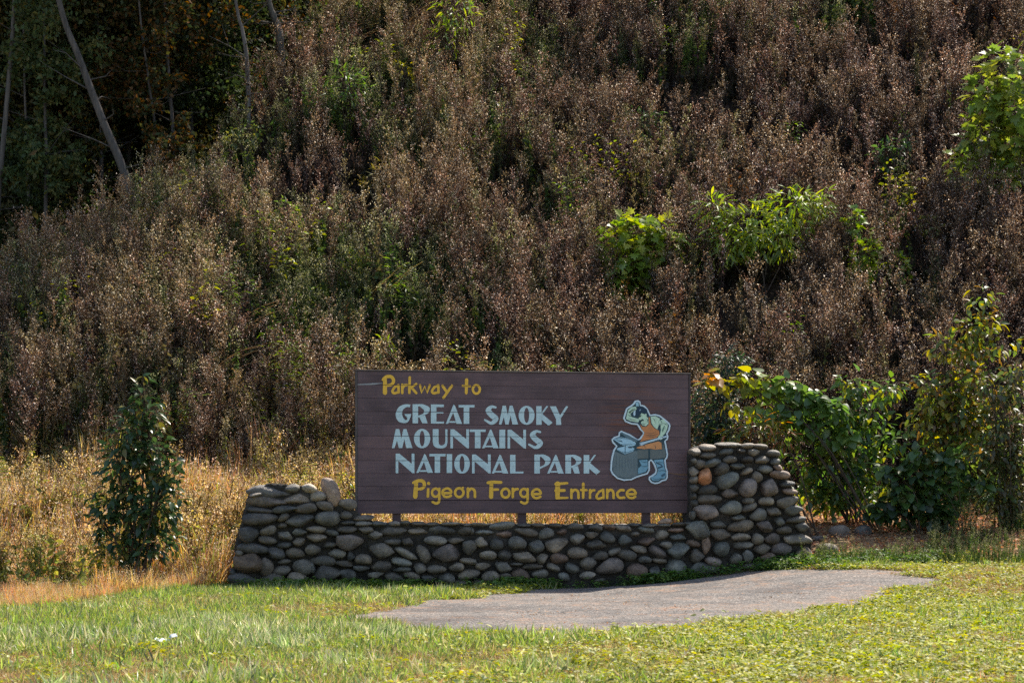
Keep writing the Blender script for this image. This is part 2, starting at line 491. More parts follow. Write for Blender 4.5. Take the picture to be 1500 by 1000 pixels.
# ------------------------------------------------------------------ sign and wall frame of reference
A0 = at(520.5, 752, 29.5); A1 = at(1011.0, 752, 30.4)
UD = Vector((A1.x - A0.x, A1.y - A0.y, 0)); SW = UD.length; UD.normalize()
ND = Vector((UD.y, -UD.x, 0))                       # towards the camera
SO = Vector((A0.x, A0.y, A0.z))                     # sign origin: lower left corner of its face
def sign_uv(px, py, off=0.0):
    d = ray(px, py); C = Vector((0, 0, CH))
    t = (off + (SO - C).dot(ND)) / d.dot(ND)
    P = C + d * t - SO
    return P.dot(UD), P.z
def sign_w(px, py, off=0.0):
    u, v = sign_uv(px, py, off)
    return SO + UD * u + Vector((0, 0, v)) + ND * off
SROT = math.atan2(UD.y, UD.x)
EMB_C = sign_w(925, 612)
SH = sign_uv(521, 543)[1]
SH = (SH + sign_uv(1011, 549)[1]) / 2

def local_mesh(name, verts, faces, mat, smooth=False):
    me = bpy.data.meshes.new(name); me.from_pydata([tuple(v) for v in verts], [], faces); me.update()
    if smooth: me.polygons.foreach_set('use_smooth', [True] * len(me.polygons))
    me.materials.append(mat)
    return me

def box_mesh(name, x0, x1, y0, y1, z0, z1, mat, bev=.004):
    bm = bmesh.new()
    bmesh.ops.create_cube(bm, size=1)
    for v in bm.verts:
        v.co = Vector((x0 + (v.co.x + .5) * (x1 - x0), y0 + (v.co.y + .5) * (y1 - y0), z0 + (v.co.z + .5) * (z1 - z0)))
    if bev: bmesh.ops.bevel(bm, geom=bm.edges[:], offset=bev, segments=1, affect='EDGES')
    me = bpy.data.meshes.new(name); bm.to_mesh(me); bm.free(); me.materials.append(mat)
    return me

# ------------------------------------------------------------------ the sign
sign = empty('park_sign', SO, 'wide brown plank sign with pale and yellow lettering standing on the stone wall', 'sign')
sign.rotation_euler = (0, 0, SROT)                   # local x along the board, local -y to the camera, z up
M_PLANK = plank_mat()
rows = [543, 563, 582, 602, 621, 638, 656.5, 674, 693, 712, 733, 752]
fr = [SH * (752 - r) / (752 - 543.) for r in rows]
PC = (.128, .081, .084)
for k in range(11):
    z1, z0 = fr[k] - .0012, fr[k + 1] + .0012
    if k == 9: z0 += .007
    o = bpy.data.objects.new('plank', box_mesh('plank', 0, SW - .064, -.02, .018, 0, z1 - z0, M_PLANK, .0018))
    link(o, sign); o.location = (.032, random.uniform(-.0015, .0015), z0)
    s = random.uniform(.95, 1.06); t = random.uniform(.98, 1.02)
    if k == 10: s = .8
    o.color = (PC[0] * s * t, PC[1] * s, PC[2] * s / t, 1)
M_WEATHER = plank_mat(); M_WEATHER.name = 'weathered_frame_wood'
for nm, b, c in (('frame_strip', (0, .030, -.028, .05, 0, SH), (.085, .07, .066)), ('frame_strip', (SW - .030, SW, -.028, .05, 0, SH), (.06, .045, .045)),
                 ('top_cap', (-.01, SW + .01, -.030, .055, SH + .001, SH + .022), (.075, .058, .052))):
    o = link(bpy.data.objects.new(nm, box_mesh(nm, *b, M_WEATHER)), sign); o.color = (*c, 1)
o = link(bpy.data.objects.new('back_panel', box_mesh('back_panel', .034, SW - .034, .020, .036, .004, SH - .004, M_WEATHER)), sign); o.color = (.012, .009, .009, 1)
for ppx in (582, 766, 948):
    u, _ = sign_uv(ppx, 755)
    o = link(bpy.data.objects.new('post', box_mesh('post', u - .058, u + .058, .0365, .14, -.85, SH - .06, M_PLANK)), sign); o.color = (.085, .052, .052, 1)

# ---- lettering, built as paint on the planks
def catmull(pts, n=6, closed=False):
    P = [np.array(p, float) for p in pts]
    if len(P) < 3 and not closed: return np.array(P)
    if closed: Q = [P[-1]] + P + [P[0], P[1]]
    else: Q = [2 * P[0] - P[1]] + P + [2 * P[-1] - P[-2]]
    out = []
    for k in range(1, len(Q) - 2):
        for t in np.arange(n) / n:
            a, b, c, d = Q[k - 1], Q[k], Q[k + 1], Q[k + 2]
            out.append(.5 * ((2 * b) + (-a + c) * t + (2 * a - 5 * b + 4 * c - d) * t * t + (-a + 3 * b - 3 * c + d) * t ** 3))
    if not closed: out.append(Q[-2])
    return np.array(out)

class Paint:
    """flat painted shapes on the sign, in crop coordinates of the photograph"""
    def __init__(s, x0, y0, k, lift=.0235): s.x0, s.y0, s.k, s.lift, s.m = x0, y0, k, lift, 0; s.bm = bmesh.new()
    def crop(s, x0, y0, k): s.x0, s.y0, s.k = x0, y0, k; return s
    def co(s, p, z):
        u, v = sign_uv(s.x0 + p[0] * s.k, s.y0 + p[1] * s.k, .023)
        return (u, -z, v)
    def z(s): s.m += 1; return s.lift + .0004 * (s.m % 12)
    def poly(s, pts):
        z = s.z(); vs = [s.bm.verts.new(s.co(p, z)) for p in pts]
        f = s.bm.faces.new(vs)
        bmesh.ops.triangulate(s.bm, faces=[f])
        return s
    def strip(s, A, B):
        z = s.z(); va = [s.bm.verts.new(s.co(p, z)) for p in A]; vb = [s.bm.verts.new(s.co(p, z)) for p in B]
        for k in range(len(va) - 1):
            try: s.bm.faces.new((va[k], va[k + 1], vb[k + 1], vb[k]))
            except ValueError: pass
        return s
    def stroke(s, pts, w, curve=True, cap=True, closed=False):
        P = catmull(pts, 6, closed) if (curve and len(pts) > 2) or closed else np.array(pts, float)
        if closed: P = np.vstack([P, P[:1]])
        n = len(P)
        W = np.interp(np.linspace(0, 1, n), np.linspace(0, 1, len(w)), w) if isinstance(w, (list, tuple)) else np.full(n, float(w))
        d = np.gradient(P, axis=0); d /= np.linalg.norm(d, axis=1, keepdims=True) + 1e-9
        if closed: d[0] = d[-1] = (d[0] + d[-1]) / np.linalg.norm(d[0] + d[-1])
        nn = np.column_stack([-d[:, 1], d[:, 0]])
        s.strip(P + nn * W[:, None] / 2, P - nn * W[:, None] / 2)
        if cap and not closed:
            for e, sg in ((0, -1), (n - 1, 1)):
                a = np.arange(7) * math.pi / 6 - math.pi / 2
                s.poly([P[e] + W[e] / 2 * (math.cos(t) * d[e] * sg + math.sin(t) * nn[e]) for t in a])
        return s
    def ellipse_ring(s, cx, cy, rx, ry, ix, iy):
        t = np.linspace(0, 2 * math.pi, 29)
        return s.strip(np.column_stack([cx + rx * np.cos(t), cy + ry * np.sin(t)]), np.column_stack([cx + ix * np.cos(t), cy + iy * np.sin(t)]))
    def done(s, name, mat, parent, seams=True):
        if seams:
            for zz in fr[1:-1]:
                for o_ in (-.004, .004):
                    bmesh.ops.bisect_plane(s.bm, geom=s.bm.verts[:] + s.bm.edges[:] + s.bm.faces[:], plane_co=(0, 0, zz + o_), plane_no=(0, 0, 1))
                kill = [f for f in s.bm.faces if abs(f.calc_center_median().z - zz) < .004]
                bmesh.ops.delete(s.bm, geom=kill, context='FACES')
        bmesh.ops.recalc_face_normals(s.bm, faces=s.bm.faces[:])
        for f in s.bm.faces:
            if f.normal.y > 0: f.normal_flip()
        me = bpy.data.meshes.new(name); s.bm.to_mesh(me); s.bm.free(); me.materials.append(mat)
        return link(bpy.data.objects.new(name, me), parent)

M_PALE = paint_mat('pale_blue_paint', (.52, .66, .67))
M_YEL = paint_mat('yellow_paint', (.84, .48, .055))

# bold art-deco capitals
def cap_A(p, x0, x1, xa, y0, y1, k=1.0):
    h = y1 - y0; w = x1 - x0; tw = .34 * w
    p.poly([(xa - .02 * w, y0), (xa + .06 * w, y0 + .04 * h), (x1, y1), (x1 - tw, y1), (xa - .05 * w, y0 + .40 * h), (xa - .10 * w, y0 + .16 * h)])
    p.poly([(xa - .02 * w, y0), (xa + .03 * w, y0 + .30 * h), (x0 + .14 * w, y1), (x0, y1)])
    p.poly([(x0 + .12 * w, y1 - .14 * h), (x1 - .3 * w, y1 - .14 * h), (x1 - .25 * w, y1 - .06 * h), (x0 + .10 * w, y1 - .06 * h)])
def cap_T(p, x0, x1, s0, s1, y0, y1):
    h = y1 - y0
    p.poly([(x0, y0), (x1, y0), (x1 - 1, y0 + .13 * h), (x0 + 1, y0 + .13 * h)]); p.poly([(s0, y0 + .1 * h), (s1, y0 + .1 * h), (s1, y1), (s0, y1)])
def cap_N(p, x0, x1, y0, y1):
    w = x1 - x0
    p.poly([(x0, y0), (x0 + .14 * w, y0), (x0 + .14 * w, y1), (x0, y1)]); p.poly([(x1 - .15 * w, y0), (x1, y0), (x1, y1 - 2), (x1 - .15 * w, y1 - 6)])
    h = y1 - y0
    p.poly([(x0 + .02 * w, y0), (x0 + .20 * w, y0), (x1 - .02 * w, y1 - .38 * h), (x1, y1), (x1 - .1 * w, y1), (x0 + .06 * w, y0 + .30 * h)])
def cap_I(p, x0, x1, y0, y1): p.poly([(x0, y0), (x1, y0), (x1, y1), (x0, y1)])
def cap_O(p, x0, x1, y0, y1):
    p.ellipse_ring((x0 + x1) / 2, (y0 + y1) / 2, (x1 - x0) / 2, (y1 - y0) / 2, (x1 - x0) * .155, (y1 - y0) * .40)
def cap_bowl(p, x0, x1, s1, y0, yb):
    """stem right edge s1, bowl out to x1, closing on the stem at yb"""
    h = yb - y0; w = x1 - x0
    o = catmull([(s1 - 3, y0), (x0 + .62 * w, y0 + .01 * h), (x1 - .03 * w, y0 + .22 * h), (x1, y0 + .45 * h), (x1 - .12 * w, y0 + .70 * h), (s1 - 3, yb)], 6)
    q = catmull([(s1 - 3, y0 + .16 * h), (s1 + .10 * w, y0 + .18 * h), (x1 - .36 * w, y0 + .40 * h), (x1 - .33 * w, y0 + .56 * h), (x1 - .40 * w, y0 + .72 * h), (s1 - 3, yb - .14 * h)], 6)
    p.strip(o, q)
def cap_S(p, x0, x1, y0, y1):
    h = y1 - y0; w = x1 - x0
    p.stroke([(x0 + .80 * w, y0 + .10 * h), (x0 + .52 * w, y0 + .07 * h), (x0 + .30 * w, y0 + .26 * h), (x0 + .52 * w, y0 + .50 * h), (x0 + .80 * w, y0 + .70 * h), (x0 + .52 * w, y0 + .93 * h), (x0 + .06 * w, y0 + .76 * h)],
             [.11 * h, .15 * h, .30 * h, .30 * h, .30 * h, .17 * h, .10 * h])
def cap_K(p, x0, s1, xt, xb, y0, y1):
    h = y1 - y0; cap_I(p, x0, s1, y0, y1)
    p.poly([(xt - .22 * (xt - s1) - 8, y0), (xt, y0), (s1 + 8, y0 + .46 * h), (s1 - 3, y0 + .50 * h), (s1 - 3, y0 + .36 * h)])
    p.poly([(s1 - 3, y0 + .42 * h), (s1 + 10, y0 + .42 * h), (xb, y0 + .88 * h), (xb - .24 * (xb - x0), y1 + .06 * h), (s1 - 3, y0 + .72 * h)])
def cap_R(p, x0, s1, x1, xr, y0, y1):
    h = y1 - y0; cap_I(p, x0, s1, y0, y1); cap_bowl(p, x0, x1, s1, y0, y0 + .70 * h)
    p.poly([(s1 + .05 * h, y0 + .66 * h), (s1 + .36 * h, y0 + .58 * h), (xr, y1), (xr - .28 * h, y1)])
def cap_M(p, x0, x1, y0, y1):
    h = y1 - y0; w = x1 - x0; X = lambda f: x0 + f * w; Y = lambda f: y0 + f * h
    p.poly([(X(.19), Y(0)), (X(.35), Y(0)), (X(.36), Y(.25)), (X(.13), Y(1)), (X(0), Y(1))])
    p.poly([(X(.22), Y(0)), (X(.36), Y(0)), (X(.47), Y(.55)), (X(.47), Y(1)), (X(.34), Y(1)), (X(.20), Y(.40))])
    p.poly([(X(.56), Y(0)), (X(.68), Y(.2)), (X(.50), Y(1)), (X(.42), Y(1)), (X(.44), Y(.60))])
    p.poly([(X(.56), Y(0)), (X(.71), Y(0)), (X(1), Y(1)), (X(.70), Y(1)), (X(.55), Y(.25))])

p = Paint(570, 585, 140 / 1500.)
G_o = catmull([(335, 78), (250, 75), (150, 120), (102, 235), (140, 335), (225, 368), (300, 345), (345, 240)], 6)
G_i = catmull([(325, 118), (270, 118), (215, 165), (205, 235), (225, 290), (260, 322), (285, 300), (240, 235)], 6)
p.strip(G_o, G_i); p.poly([(236, 228), (346, 225), (335, 275), (290, 300), (278, 262)])
cap_R(p, 368, 455, 635, 605, 72, 372)
cap_I(p, 655, 742, 75, 375); p.poly([(740, 75), (860, 78), (855, 117), (740, 117)]); p.poly([(740, 190), (852, 188), (852, 217), (740, 217)]); p.poly([(740, 345), (862, 345), (860, 376), (740, 376)])
cap_A(p, 888, 1145, 1015, 78, 380); cap_T(p, 1090, 1340, 1170, 1258, 85, 380)
p.done('lettering', M_PALE, sign)
p = Paint(700, 585, 140 / 1500.)
cap_S(p, 95, 325, 92, 390); cap_M(p, 330, 632, 95, 390); cap_O(p, 638, 890, 98, 395); cap_K(p, 915, 1000, 1105, 1172, 102, 395)
p.poly([(1130, 105), (1225, 105), (1300, 270), (1308, 395), (1228, 397), (1228, 310)]); p.poly([(1385, 102), (1418, 108), (1306, 290), (1290, 245)])
p.done('lettering', M_PALE, sign)
p = Paint(565, 622, .16)
cap_M(p, 56, 245, 38, 212); cap_O(p, 258, 408, 36, 214)
cap_I(p, 430, 484, 38, 160); p.poly([(545, 40), (565, 40), (565, 150), (545, 150)])
p.strip(catmull([(430, 150), (440, 190), (475, 212), (530, 212), (558, 190), (565, 148)], 5), catmull([(484, 150), (486, 172), (500, 186), (522, 186), (540, 172), (545, 148)], 5))
cap_N(p, 592, 762, 40, 214); cap_T(p, 768, 916, 816, 868, 42, 213); cap_A(p, 882, 1034, 960, 40, 214); cap_I(p, 1040, 1094, 44, 214); cap_N(p, 1115, 1284, 44, 216); cap_S(p, 1302, 1442, 48, 220)
p.done('lettering', M_PALE, sign)
p = Paint(570, 658, 200 / 1500.)
cap_N(p, 72, 278, 45, 260); cap_A(p, 298, 482, 390, 48, 256); cap_T(p, 442, 620, 500, 560, 48, 256); cap_I(p, 632, 692, 50, 258); cap_O(p, 715, 886, 48, 266)
cap_N(p, 910, 1116, 54, 262); cap_A(p, 1126, 1310, 1218, 56, 264); cap_I(p, 1328, 1388, 58, 264); p.poly([(1385, 242), (1476, 242), (1474, 264), (1385, 264)])
p.done('lettering', M_PALE, sign)
p = Paint(760, 658, 130 / 1500.)
cap_I(p, 262, 356, 84, 408); cap_bowl(p, 262, 532, 356, 84, 330); cap_A(p, 478, 760, 622, 86, 408); cap_R(p, 785, 882, 1056, 1032, 90, 410); cap_K(p, 1095, 1190, 1304, 1376, 92, 410)
p.done('lettering', M_PALE, sign)

# rounded yellow lettering
def y_a(p, x, yb, h, w, sw):          # single-storey a: x = left, yb = baseline
    p.stroke([(x + w * .85, yb - h * .93), (x + w * .40, yb - h * .72), (x + w * .10, yb - h * .25), (x + w * .30, yb - h * .02), (x + w * .80, yb - h * .12)], sw)
    p.stroke([(x + w * .88, yb - h * .95), (x + w * .92, yb - h * .1)], sw)
def y_o(p, cx, cy, rx, ry, sw):
    t = np.linspace(0, 2 * math.pi, 25)
    p.strip(np.column_stack([cx + (rx + sw / 2) * np.cos(t), cy + (ry + sw / 2) * np.sin(t)]), np.column_stack([cx + (rx - sw / 2) * np.cos(t), cy + (ry - sw / 2) * np.sin(t)]))
def y_n(p, x, yb, h, w, sw):
    p.stroke([(x, yb - h), (x, yb)], sw); p.stroke([(x, yb - h * .62), (x + w * .45, yb - h * .98), (x + w * .92, yb - h * .75), (x + w, yb)], sw)
def y_r(p, x, yb, h, w, sw):
    p.stroke([(x, yb - h), (x, yb)], sw); p.stroke([(x, yb - h * .60), (x + w * .5, yb - h * .92), (x + w, yb - h * .96)], sw)
def y_e(p, cx, cy, rx, ry, sw):
    p.stroke([(cx - rx * .8, cy + ry * .10), (cx + rx * .95, cy + ry * .02), (cx + rx * .7, cy - ry * .75), (cx, cy - ry), (cx - rx * .85, cy - ry * .55), (cx - rx, cy + ry * .2), (cx - rx * .5, cy + ry * .9), (cx + rx * .3, cy + ry), (cx + rx * .95, cy + ry * .70)], sw)
def y_g(p, cx, cy, rx, ry, yd, sw):
    y_o(p, cx, cy, rx, ry, sw)
    p.stroke([(cx + rx, cy - ry), (cx + rx, cy + ry), (cx + rx * .9, yd - 10), (cx + rx * .1, yd + 8), (cx - rx * .8, yd - 8)], sw)
p = Paint(550, 545, 160 / 1500.)
p.stroke([(130, 85), (130, 280)], [50, 60]); p.stroke([(105, 100), (150, 62), (215, 62), (248, 110), (225, 165), (150, 185)], [40, 44, 44, 46, 42, 36])
y_a(p, 222, 290, 118, 105, 34); y_r(p, 368, 284, 112, 62, 36); p.stroke([(470, 72), (465, 282)], 36); p.stroke([(560, 160), (480, 215)], 32); p.stroke([(490, 205), (560, 285)], 34)
p.stroke([(612, 180), (632, 282), (678, 190), (708, 282), (745, 180)], 34, curve=False); y_a(p, 765, 290, 116, 110, 34)
p.stroke([(920, 185), (985, 280)], 36); p.stroke([(1050, 185), (932, 352)], 36)
p.done('lettering', M_YEL, sign)
p = Paint(550, 545, 160 / 1500.)
p.stroke([(1252, 105), (1246, 285)], [46, 38]); p.stroke([(1195, 185), (1300, 192)], 28); y_o(p, 1385, 235, 48, 58, 34)
p.done('lettering', M_YEL, sign)
p = Paint(595, 698, 210 / 1500.)
p.stroke([(105, 55), (95, 205)], [40, 48]); p.stroke([(75, 62), (120, 42), (172, 45), (190, 85), (165, 122), (110, 130)], [28, 34, 36, 36, 32, 26])
p.stroke([(230, 130), (226, 205)], 28); p.stroke([(233, 66), (236, 70)], 32, curve=False)
y_g(p, 308, 165, 38, 42, 270, 26); y_e(p, 425, 165, 45, 44, 26); y_o(p, 555, 165, 44, 46, 27); p.stroke([(585, 125), (594, 112)], 22); y_n(p, 645, 210, 88, 75, 27)
p.done('lettering', M_YEL, sign)
p = Paint(595, 698, 210 / 1500.)
p.stroke([(892, 58), (888, 208)], [38, 46]); p.stroke([(855, 62), (900, 55), (992, 58)], [30, 34, 30]); p.stroke([(895, 135), (960, 132)], 26)
y_o(p, 1038, 170, 42, 46, 27); y_r(p, 1115, 212, 88, 52, 27); y_g(p, 1232, 168, 38, 42, 270, 26); y_e(p, 1362, 175, 44, 46, 26)
p.done('lettering', M_YEL, sign)
p = Paint(800, 698, 140 / 1500.)
p.stroke([(180, 110), (178, 320)], [80, 70]); p.stroke([(150, 112), (330, 98)], [44, 38]); p.stroke([(150, 215), (285, 212)], 46); p.stroke([(165, 332), (335, 328)], [44, 30])
y_n(p, 396, 330, 130, 112, 40); p.stroke([(582, 108), (580, 325)], [44, 42]); p.stroke([(545, 205), (635, 208)], 36); y_r(p, 688, 330, 125, 68, 38); y_a(p, 775, 345, 150, 135, 38)
y_n(p, 958, 330, 130, 100, 40); p.stroke([(1215, 210), (1165, 208), (1115, 262), (1145, 325), (1225, 325)], 40); y_e(p, 1335, 265, 68, 66, 38)
p.done('lettering', M_YEL, sign)
p = Paint(0, 0, 1.0, .0225); p.stroke([(523, 563), (545, 562.2), (560, 561)], [1.2, 2.6, .8]); p.done('paint_scrape', paint_mat('bare_grey_scrape', (.30, .30, .30)), sign, False)
p = Paint(0, 0, 1.0, .0225); p.stroke([(978, 692), (995, 694.5), (1009, 695)], [.4, 2.0, 1.4]); p.stroke([(985, 699), (1009, 701.5)], [.4, 1.2]); p.done('split_wood', paint_mat('bare_split_wood', (.20, .11, .06)), sign, False)

# ---- the blacksmith cut-out
emb = bpy.data.objects.new('emblem', None); link(emb, sign)
EK = .15
def eco(pt, lift):
    u, v = sign_uv(880 + pt[0] * EK, 570 + pt[1] * EK, lift)
    return (u, -lift, v)
def slab(name, pts, col, lift, back, rough=.6, smooth_curve=False):
    pts = catmull(pts, 3, True) if smooth_curve else pts
    bm = bmesh.new()
    f = bm.faces.new([bm.verts.new(eco(q, lift)) for q in pts])
    r = bmesh.ops.extrude_face_region(bm, geom=[f])
    bmesh.ops.translate(bm, verts=[v for v in r['geom'] if isinstance(v, bmesh.types.BMVert)], vec=(0, lift - back, 0))
    bmesh.ops.triangulate(bm, faces=[x for x in bm.faces if len(x.verts) > 4]); bmesh.ops.recalc_face_normals(bm, faces=bm.faces[:])
    me = bpy.data.meshes.new(name); bm.to_mesh(me); bm.free(); me.materials.append(paint_mat('paint_' + name, col, rough))
    return link(bpy.data.objects.new(name, me), emb)
SIL = [(320,135),(335,110),(365,105),(388,120),(392,150),(430,158),(462,195),(485,248),(530,240),(578,252),(625,288),(668,325),(682,352),(672,400),(652,432),(662,462),(655,490),(634,505),(650,590),(658,640),(650,672),(634,690),(642,760),(655,800),(655,862),(640,888),(602,897),(570,918),(530,924),(492,912),(468,882),(472,852),(500,837),(530,815),(538,790),(522,745),(502,708),(490,695),(480,705),(480,790),(458,828),(400,845),(350,862),(300,886),(225,892),(160,872),(112,828),(95,790),(100,700),(112,640),(125,590),(150,555),(115,522),(105,490),(130,465),(175,450),(178,420),(200,402),(290,440),(360,488),(378,480),(415,432),(408,415),(385,395),(368,365),(355,347),(300,342),(240,318),(220,285),(232,240),(250,185),(300,152)]
def inset(pts, d):
    P = np.array(pts, float); a = np.roll(P, 1, 0); b = np.roll(P, -1, 0)
    t = b - a; t /= np.linalg.norm(t, axis=1, keepdims=True)
    return [tuple(q) for q in P + d * np.column_stack([-t[:, 1], t[:, 0]])]
slab('cut_out_board', SIL, (.62, .74, .78), .052, .0215)
slab('outline', inset(SIL, 15), (.035, .07, .085), .0535, .045)
PIECES = [
 ('raised_arm', [(345,168),(302,172),(268,202),(254,250),(247,288),(290,310),(368,322),(378,292),(300,268),(288,240),(318,212),(350,195)], (.52,.70,.52)),
 ('arm_shade', [(272,222),(308,195),(340,190),(306,212),(284,236)], (.10,.14,.10)),
 ('tool_handle', [(340,128),(368,122),(372,165),(346,165)], (.34,.55,.62)),
 ('head_band', [(322,215),(340,205),(338,250),(326,262),(318,240)], (.55,.72,.80)),
 ('hair', [(345,200),(372,178),(412,168),(450,195),(463,245),(446,262),(428,238),(398,226),(372,250),(352,266),(340,235)], (.02,.045,.075)),
 ('hair_shine', [(378,205),(388,190),(390,200),(380,214)], (.4,.55,.65)),
 ('face', [(398,232),(425,243),(442,262),(462,280),(466,335),(442,358),(408,350),(390,325),(380,296),(368,278)], (.56,.74,.54)),
 ('eye_brow', [(370,262),(396,250),(398,258),(384,270),(374,276)], (.03,.06,.06)),
 ('moustache', [(382,302),(412,288),(424,306),(402,310),(388,328)], (.03,.06,.06)),
 ('ear', [(430,240),(446,236),(448,262),(438,270)], (.55,.72,.52)),
 ('apron_bib', [(384,342),(408,364),(446,364),(470,340),(468,272),(479,272),(488,338),(525,382),(568,402),(574,440),(545,472),(440,497),(383,512),(430,422),(400,388)], (.58,.23,.085)),
 ('shoulder', [(487,268),(530,260),(580,286),(562,318),(566,352),(552,390),(520,368),(497,330)], (.56,.74,.54)),
 ('lower_arm', [(572,302),(612,292),(656,342),(648,390),(628,430),(608,448),(614,475),(590,492),(560,488),(560,462),(580,440),(588,392),(582,352),(560,336)], (.54,.72,.53)),
 ('arm_line', [(598,400),(618,360),(628,350),(616,392),(604,420)], (.12,.22,.16)),
 ('apron_skirt', [(352,566),(440,538),(560,508),(592,520),(598,583),(530,588),(480,578),(430,583),(352,576)], (.66,.29,.11)),
 ('tongs', [(640,452),(648,466),(560,492),(445,526),(400,548),(376,542),(392,528),(372,522),(440,508),(550,476)], (.52,.66,.72)),
 ('trouser_leg', [(356,592),(464,588),(464,674),(356,678)], (.13,.15,.14)),
 ('trouser_leg', [(483,588),(598,592),(606,520),(628,590),(638,640),(630,664),(545,680),(483,676)], (.14,.16,.15)),
 ('boot', [(374,692),(456,686),(460,770),(440,803),(364,828),(364,772),(398,745)], (.19,.37,.46)),
 ('boot', [(518,690),(610,682),(620,760),(638,810),(630,868),(590,868),(560,892),(512,892),(490,870),(498,856),(545,832),(562,790),(542,740)], (.20,.39,.49)),
 ('boot_heel', [(590,835),(628,815),(626,840),(596,858)], (.06,.12,.17)),
 ('boot_lace', [(540,705),(600,735),(598,745),(545,722)], (.05,.10,.14)),
 ('boot_lace', [(555,760),(608,745),(608,756),(562,775)], (.05,.10,.14)),
 ('tree_stump', [(137,604),(230,642),(340,598),(358,604),(360,838),(300,862),(240,868),(165,848),(120,808),(118,720)], (.15,.19,.195)),
 ('anvil', [(122,486),(195,467),(300,482),(345,525),(335,546),(298,560),(330,578),(318,604),(235,633),(157,590),(166,572),(238,556),(192,534)], (.40,.62,.72)),
 ('anvil_shade', [(265,560),(318,552),(300,566),(312,574),(275,572)], (.05,.09,.11)),
 ('anvil_edge', [(236,545),(243,545),(242,625),(236,625)], (.08,.15,.18)),
 ('anvil_horn_shade', [(150,492),(205,500),(215,515),(190,510)], (.10,.18,.22)),
 ('hammer', [(188,424),(206,418),(362,494),(354,514),(320,508),(240,462)], (.12,.19,.22)),
]
for k, (nm, pts, c) in enumerate(PIECES):
    slab(nm, pts, c, .0555 + .00045 * (k % 6) + (.0022 if nm in ('arm_shade','hair_shine','eye_brow','moustache','ear','tongs','arm_line','anvil_shade','anvil_edge','anvil_horn_shade','boot_heel','boot_lace','hammer') else 0), .053)
for k, pts in enumerate(([(432,424),(480,432),(530,418)], [(428,442),(480,450),(552,436)], [(430,460),(490,464),(540,455)])):
    pp = Paint(880, 570, EK, .0585); pp.stroke(pts, [2, 6, 2]); pp.done('apron_fold', bpy.data.materials['paint_moustache'], emb, False)
for pts in ([(262, 250), (285, 262), (305, 262)], [(265, 285), (300, 296), (345, 302)], [(500, 280), (520, 300), (528, 330)], [(575, 300), (590, 320), (592, 350)], [(560, 330), (580, 345), (572, 372)], [(600, 330), (630, 340), (645, 352)],
            [(440, 285), (452, 300), (448, 325)], [(398, 335), (415, 342), (432, 338)], [(130, 488), (200, 478), (290, 488)], [(190, 535), (240, 540), (330, 535)], [(160, 592), (235, 618), (318, 590)], [(385, 700), (420, 712), (452, 705)], [(392, 745), (425, 752), (455, 745)],
            [(530, 720), (570, 712), (610, 720)], [(560, 800), (595, 790), (630, 800)], [(500, 868), (540, 880), (580, 862)], [(400, 565), (420, 545), (430, 580)], [(520, 540), (530, 565), (526, 585)], [(580, 470), (596, 466), (606, 476)]):
    pp = Paint(880, 570, EK, .0592); pp.stroke(pts, [1.5, 5, 1.5]); pp.done('ink_line', bpy.data.materials['paint_outline'], emb, False)
for x in (150, 180, 205, 232, 262, 290, 318, 340):
    pp = Paint(880, 570, EK, .0585); pp.stroke([(x, 640 + abs(x - 235) * -.25 + 20), (x + random.uniform(-5, 5), 740), (x + random.uniform(-9, 9), random.uniform(760, 830))], [.8, random.uniform(1.2, 3.2), .6]); pp.done('bark_line', bpy.data.materials['paint_outline'], emb, False)

# ------------------------------------------------------------------ the stone wall
WOFF = .30
wall = empty('stone_wall', SO - Vector((0, 0, SO.z)), 'low wall of rounded river stones with two raised ends under the sign', 'wall')
wall.rotation_euler = (0, 0, SROT)
def wall_l(px, py, off=WOFF):
    d = ray(px, py); C = Vector((0, 0, CH))
    t = (off + (SO - C).dot(ND)) / d.dot(ND)
    P = C + d * t
    q = P - SO
    return q.dot(UD), P.z
PROFILE = [(338,872),(346,845),(347,800),(357,765),(364,735),(372,716),(396,708),(402,709),(450,712),(478,726),(500,735),(520,748),(545,763),(560,766),(620,768),(720,768),(820,769),(920,769),(1006,770),
           (1014,764),(1014,660),(1030,655),(1052,652),(1090,652),(1128,655),(1140,664),(1142,690),(1155,702),(1163,715),(1168,740),(1176,757),(1182,765),(1188,785),(1192,812),(1192,860),(1000,885),(700,890),(500,890)]
M_STONE = stone_mat(); M_MORT = mortar_mat()
bm = bmesh.new()
prof = [wall_l(*q) for q in PROFILE]
fv = [bm.verts.new((u, -WOFF + .055, z)) for u, z in prof]
f = bm.faces.new(fv)
r = bmesh.ops.extrude_face_region(bm, geom=[f])
bmesh.ops.translate(bm, verts=[v for v in r['geom'] if isinstance(v, bmesh.types.BMVert)], vec=(0, 2 * WOFF - .09, 0))
bmesh.ops.triangulate(bm, faces=[x for x in bm.faces if len(x.verts) > 4]); bmesh.ops.recalc_face_normals(bm, faces=bm.faces[:])
me = bpy.data.meshes.new('mortar_core'); bm.to_mesh(me); bm.free(); me.materials.append(M_MORT)
co = link(bpy.data.objects.new('mortar_core', me), wall)
md = co.modifiers.new('fine', 'SUBSURF'); md.subdivision_type = 'SIMPLE'; md.levels = md.render_levels = 5
tx = bpy.data.textures.new('lumps', 'CLOUDS'); tx.noise_scale = .07; tx.noise_depth = 3
md = co.modifiers.new('lumps', 'DISPLACE'); md.texture = tx; md.strength = .06; md.mid_level = .5

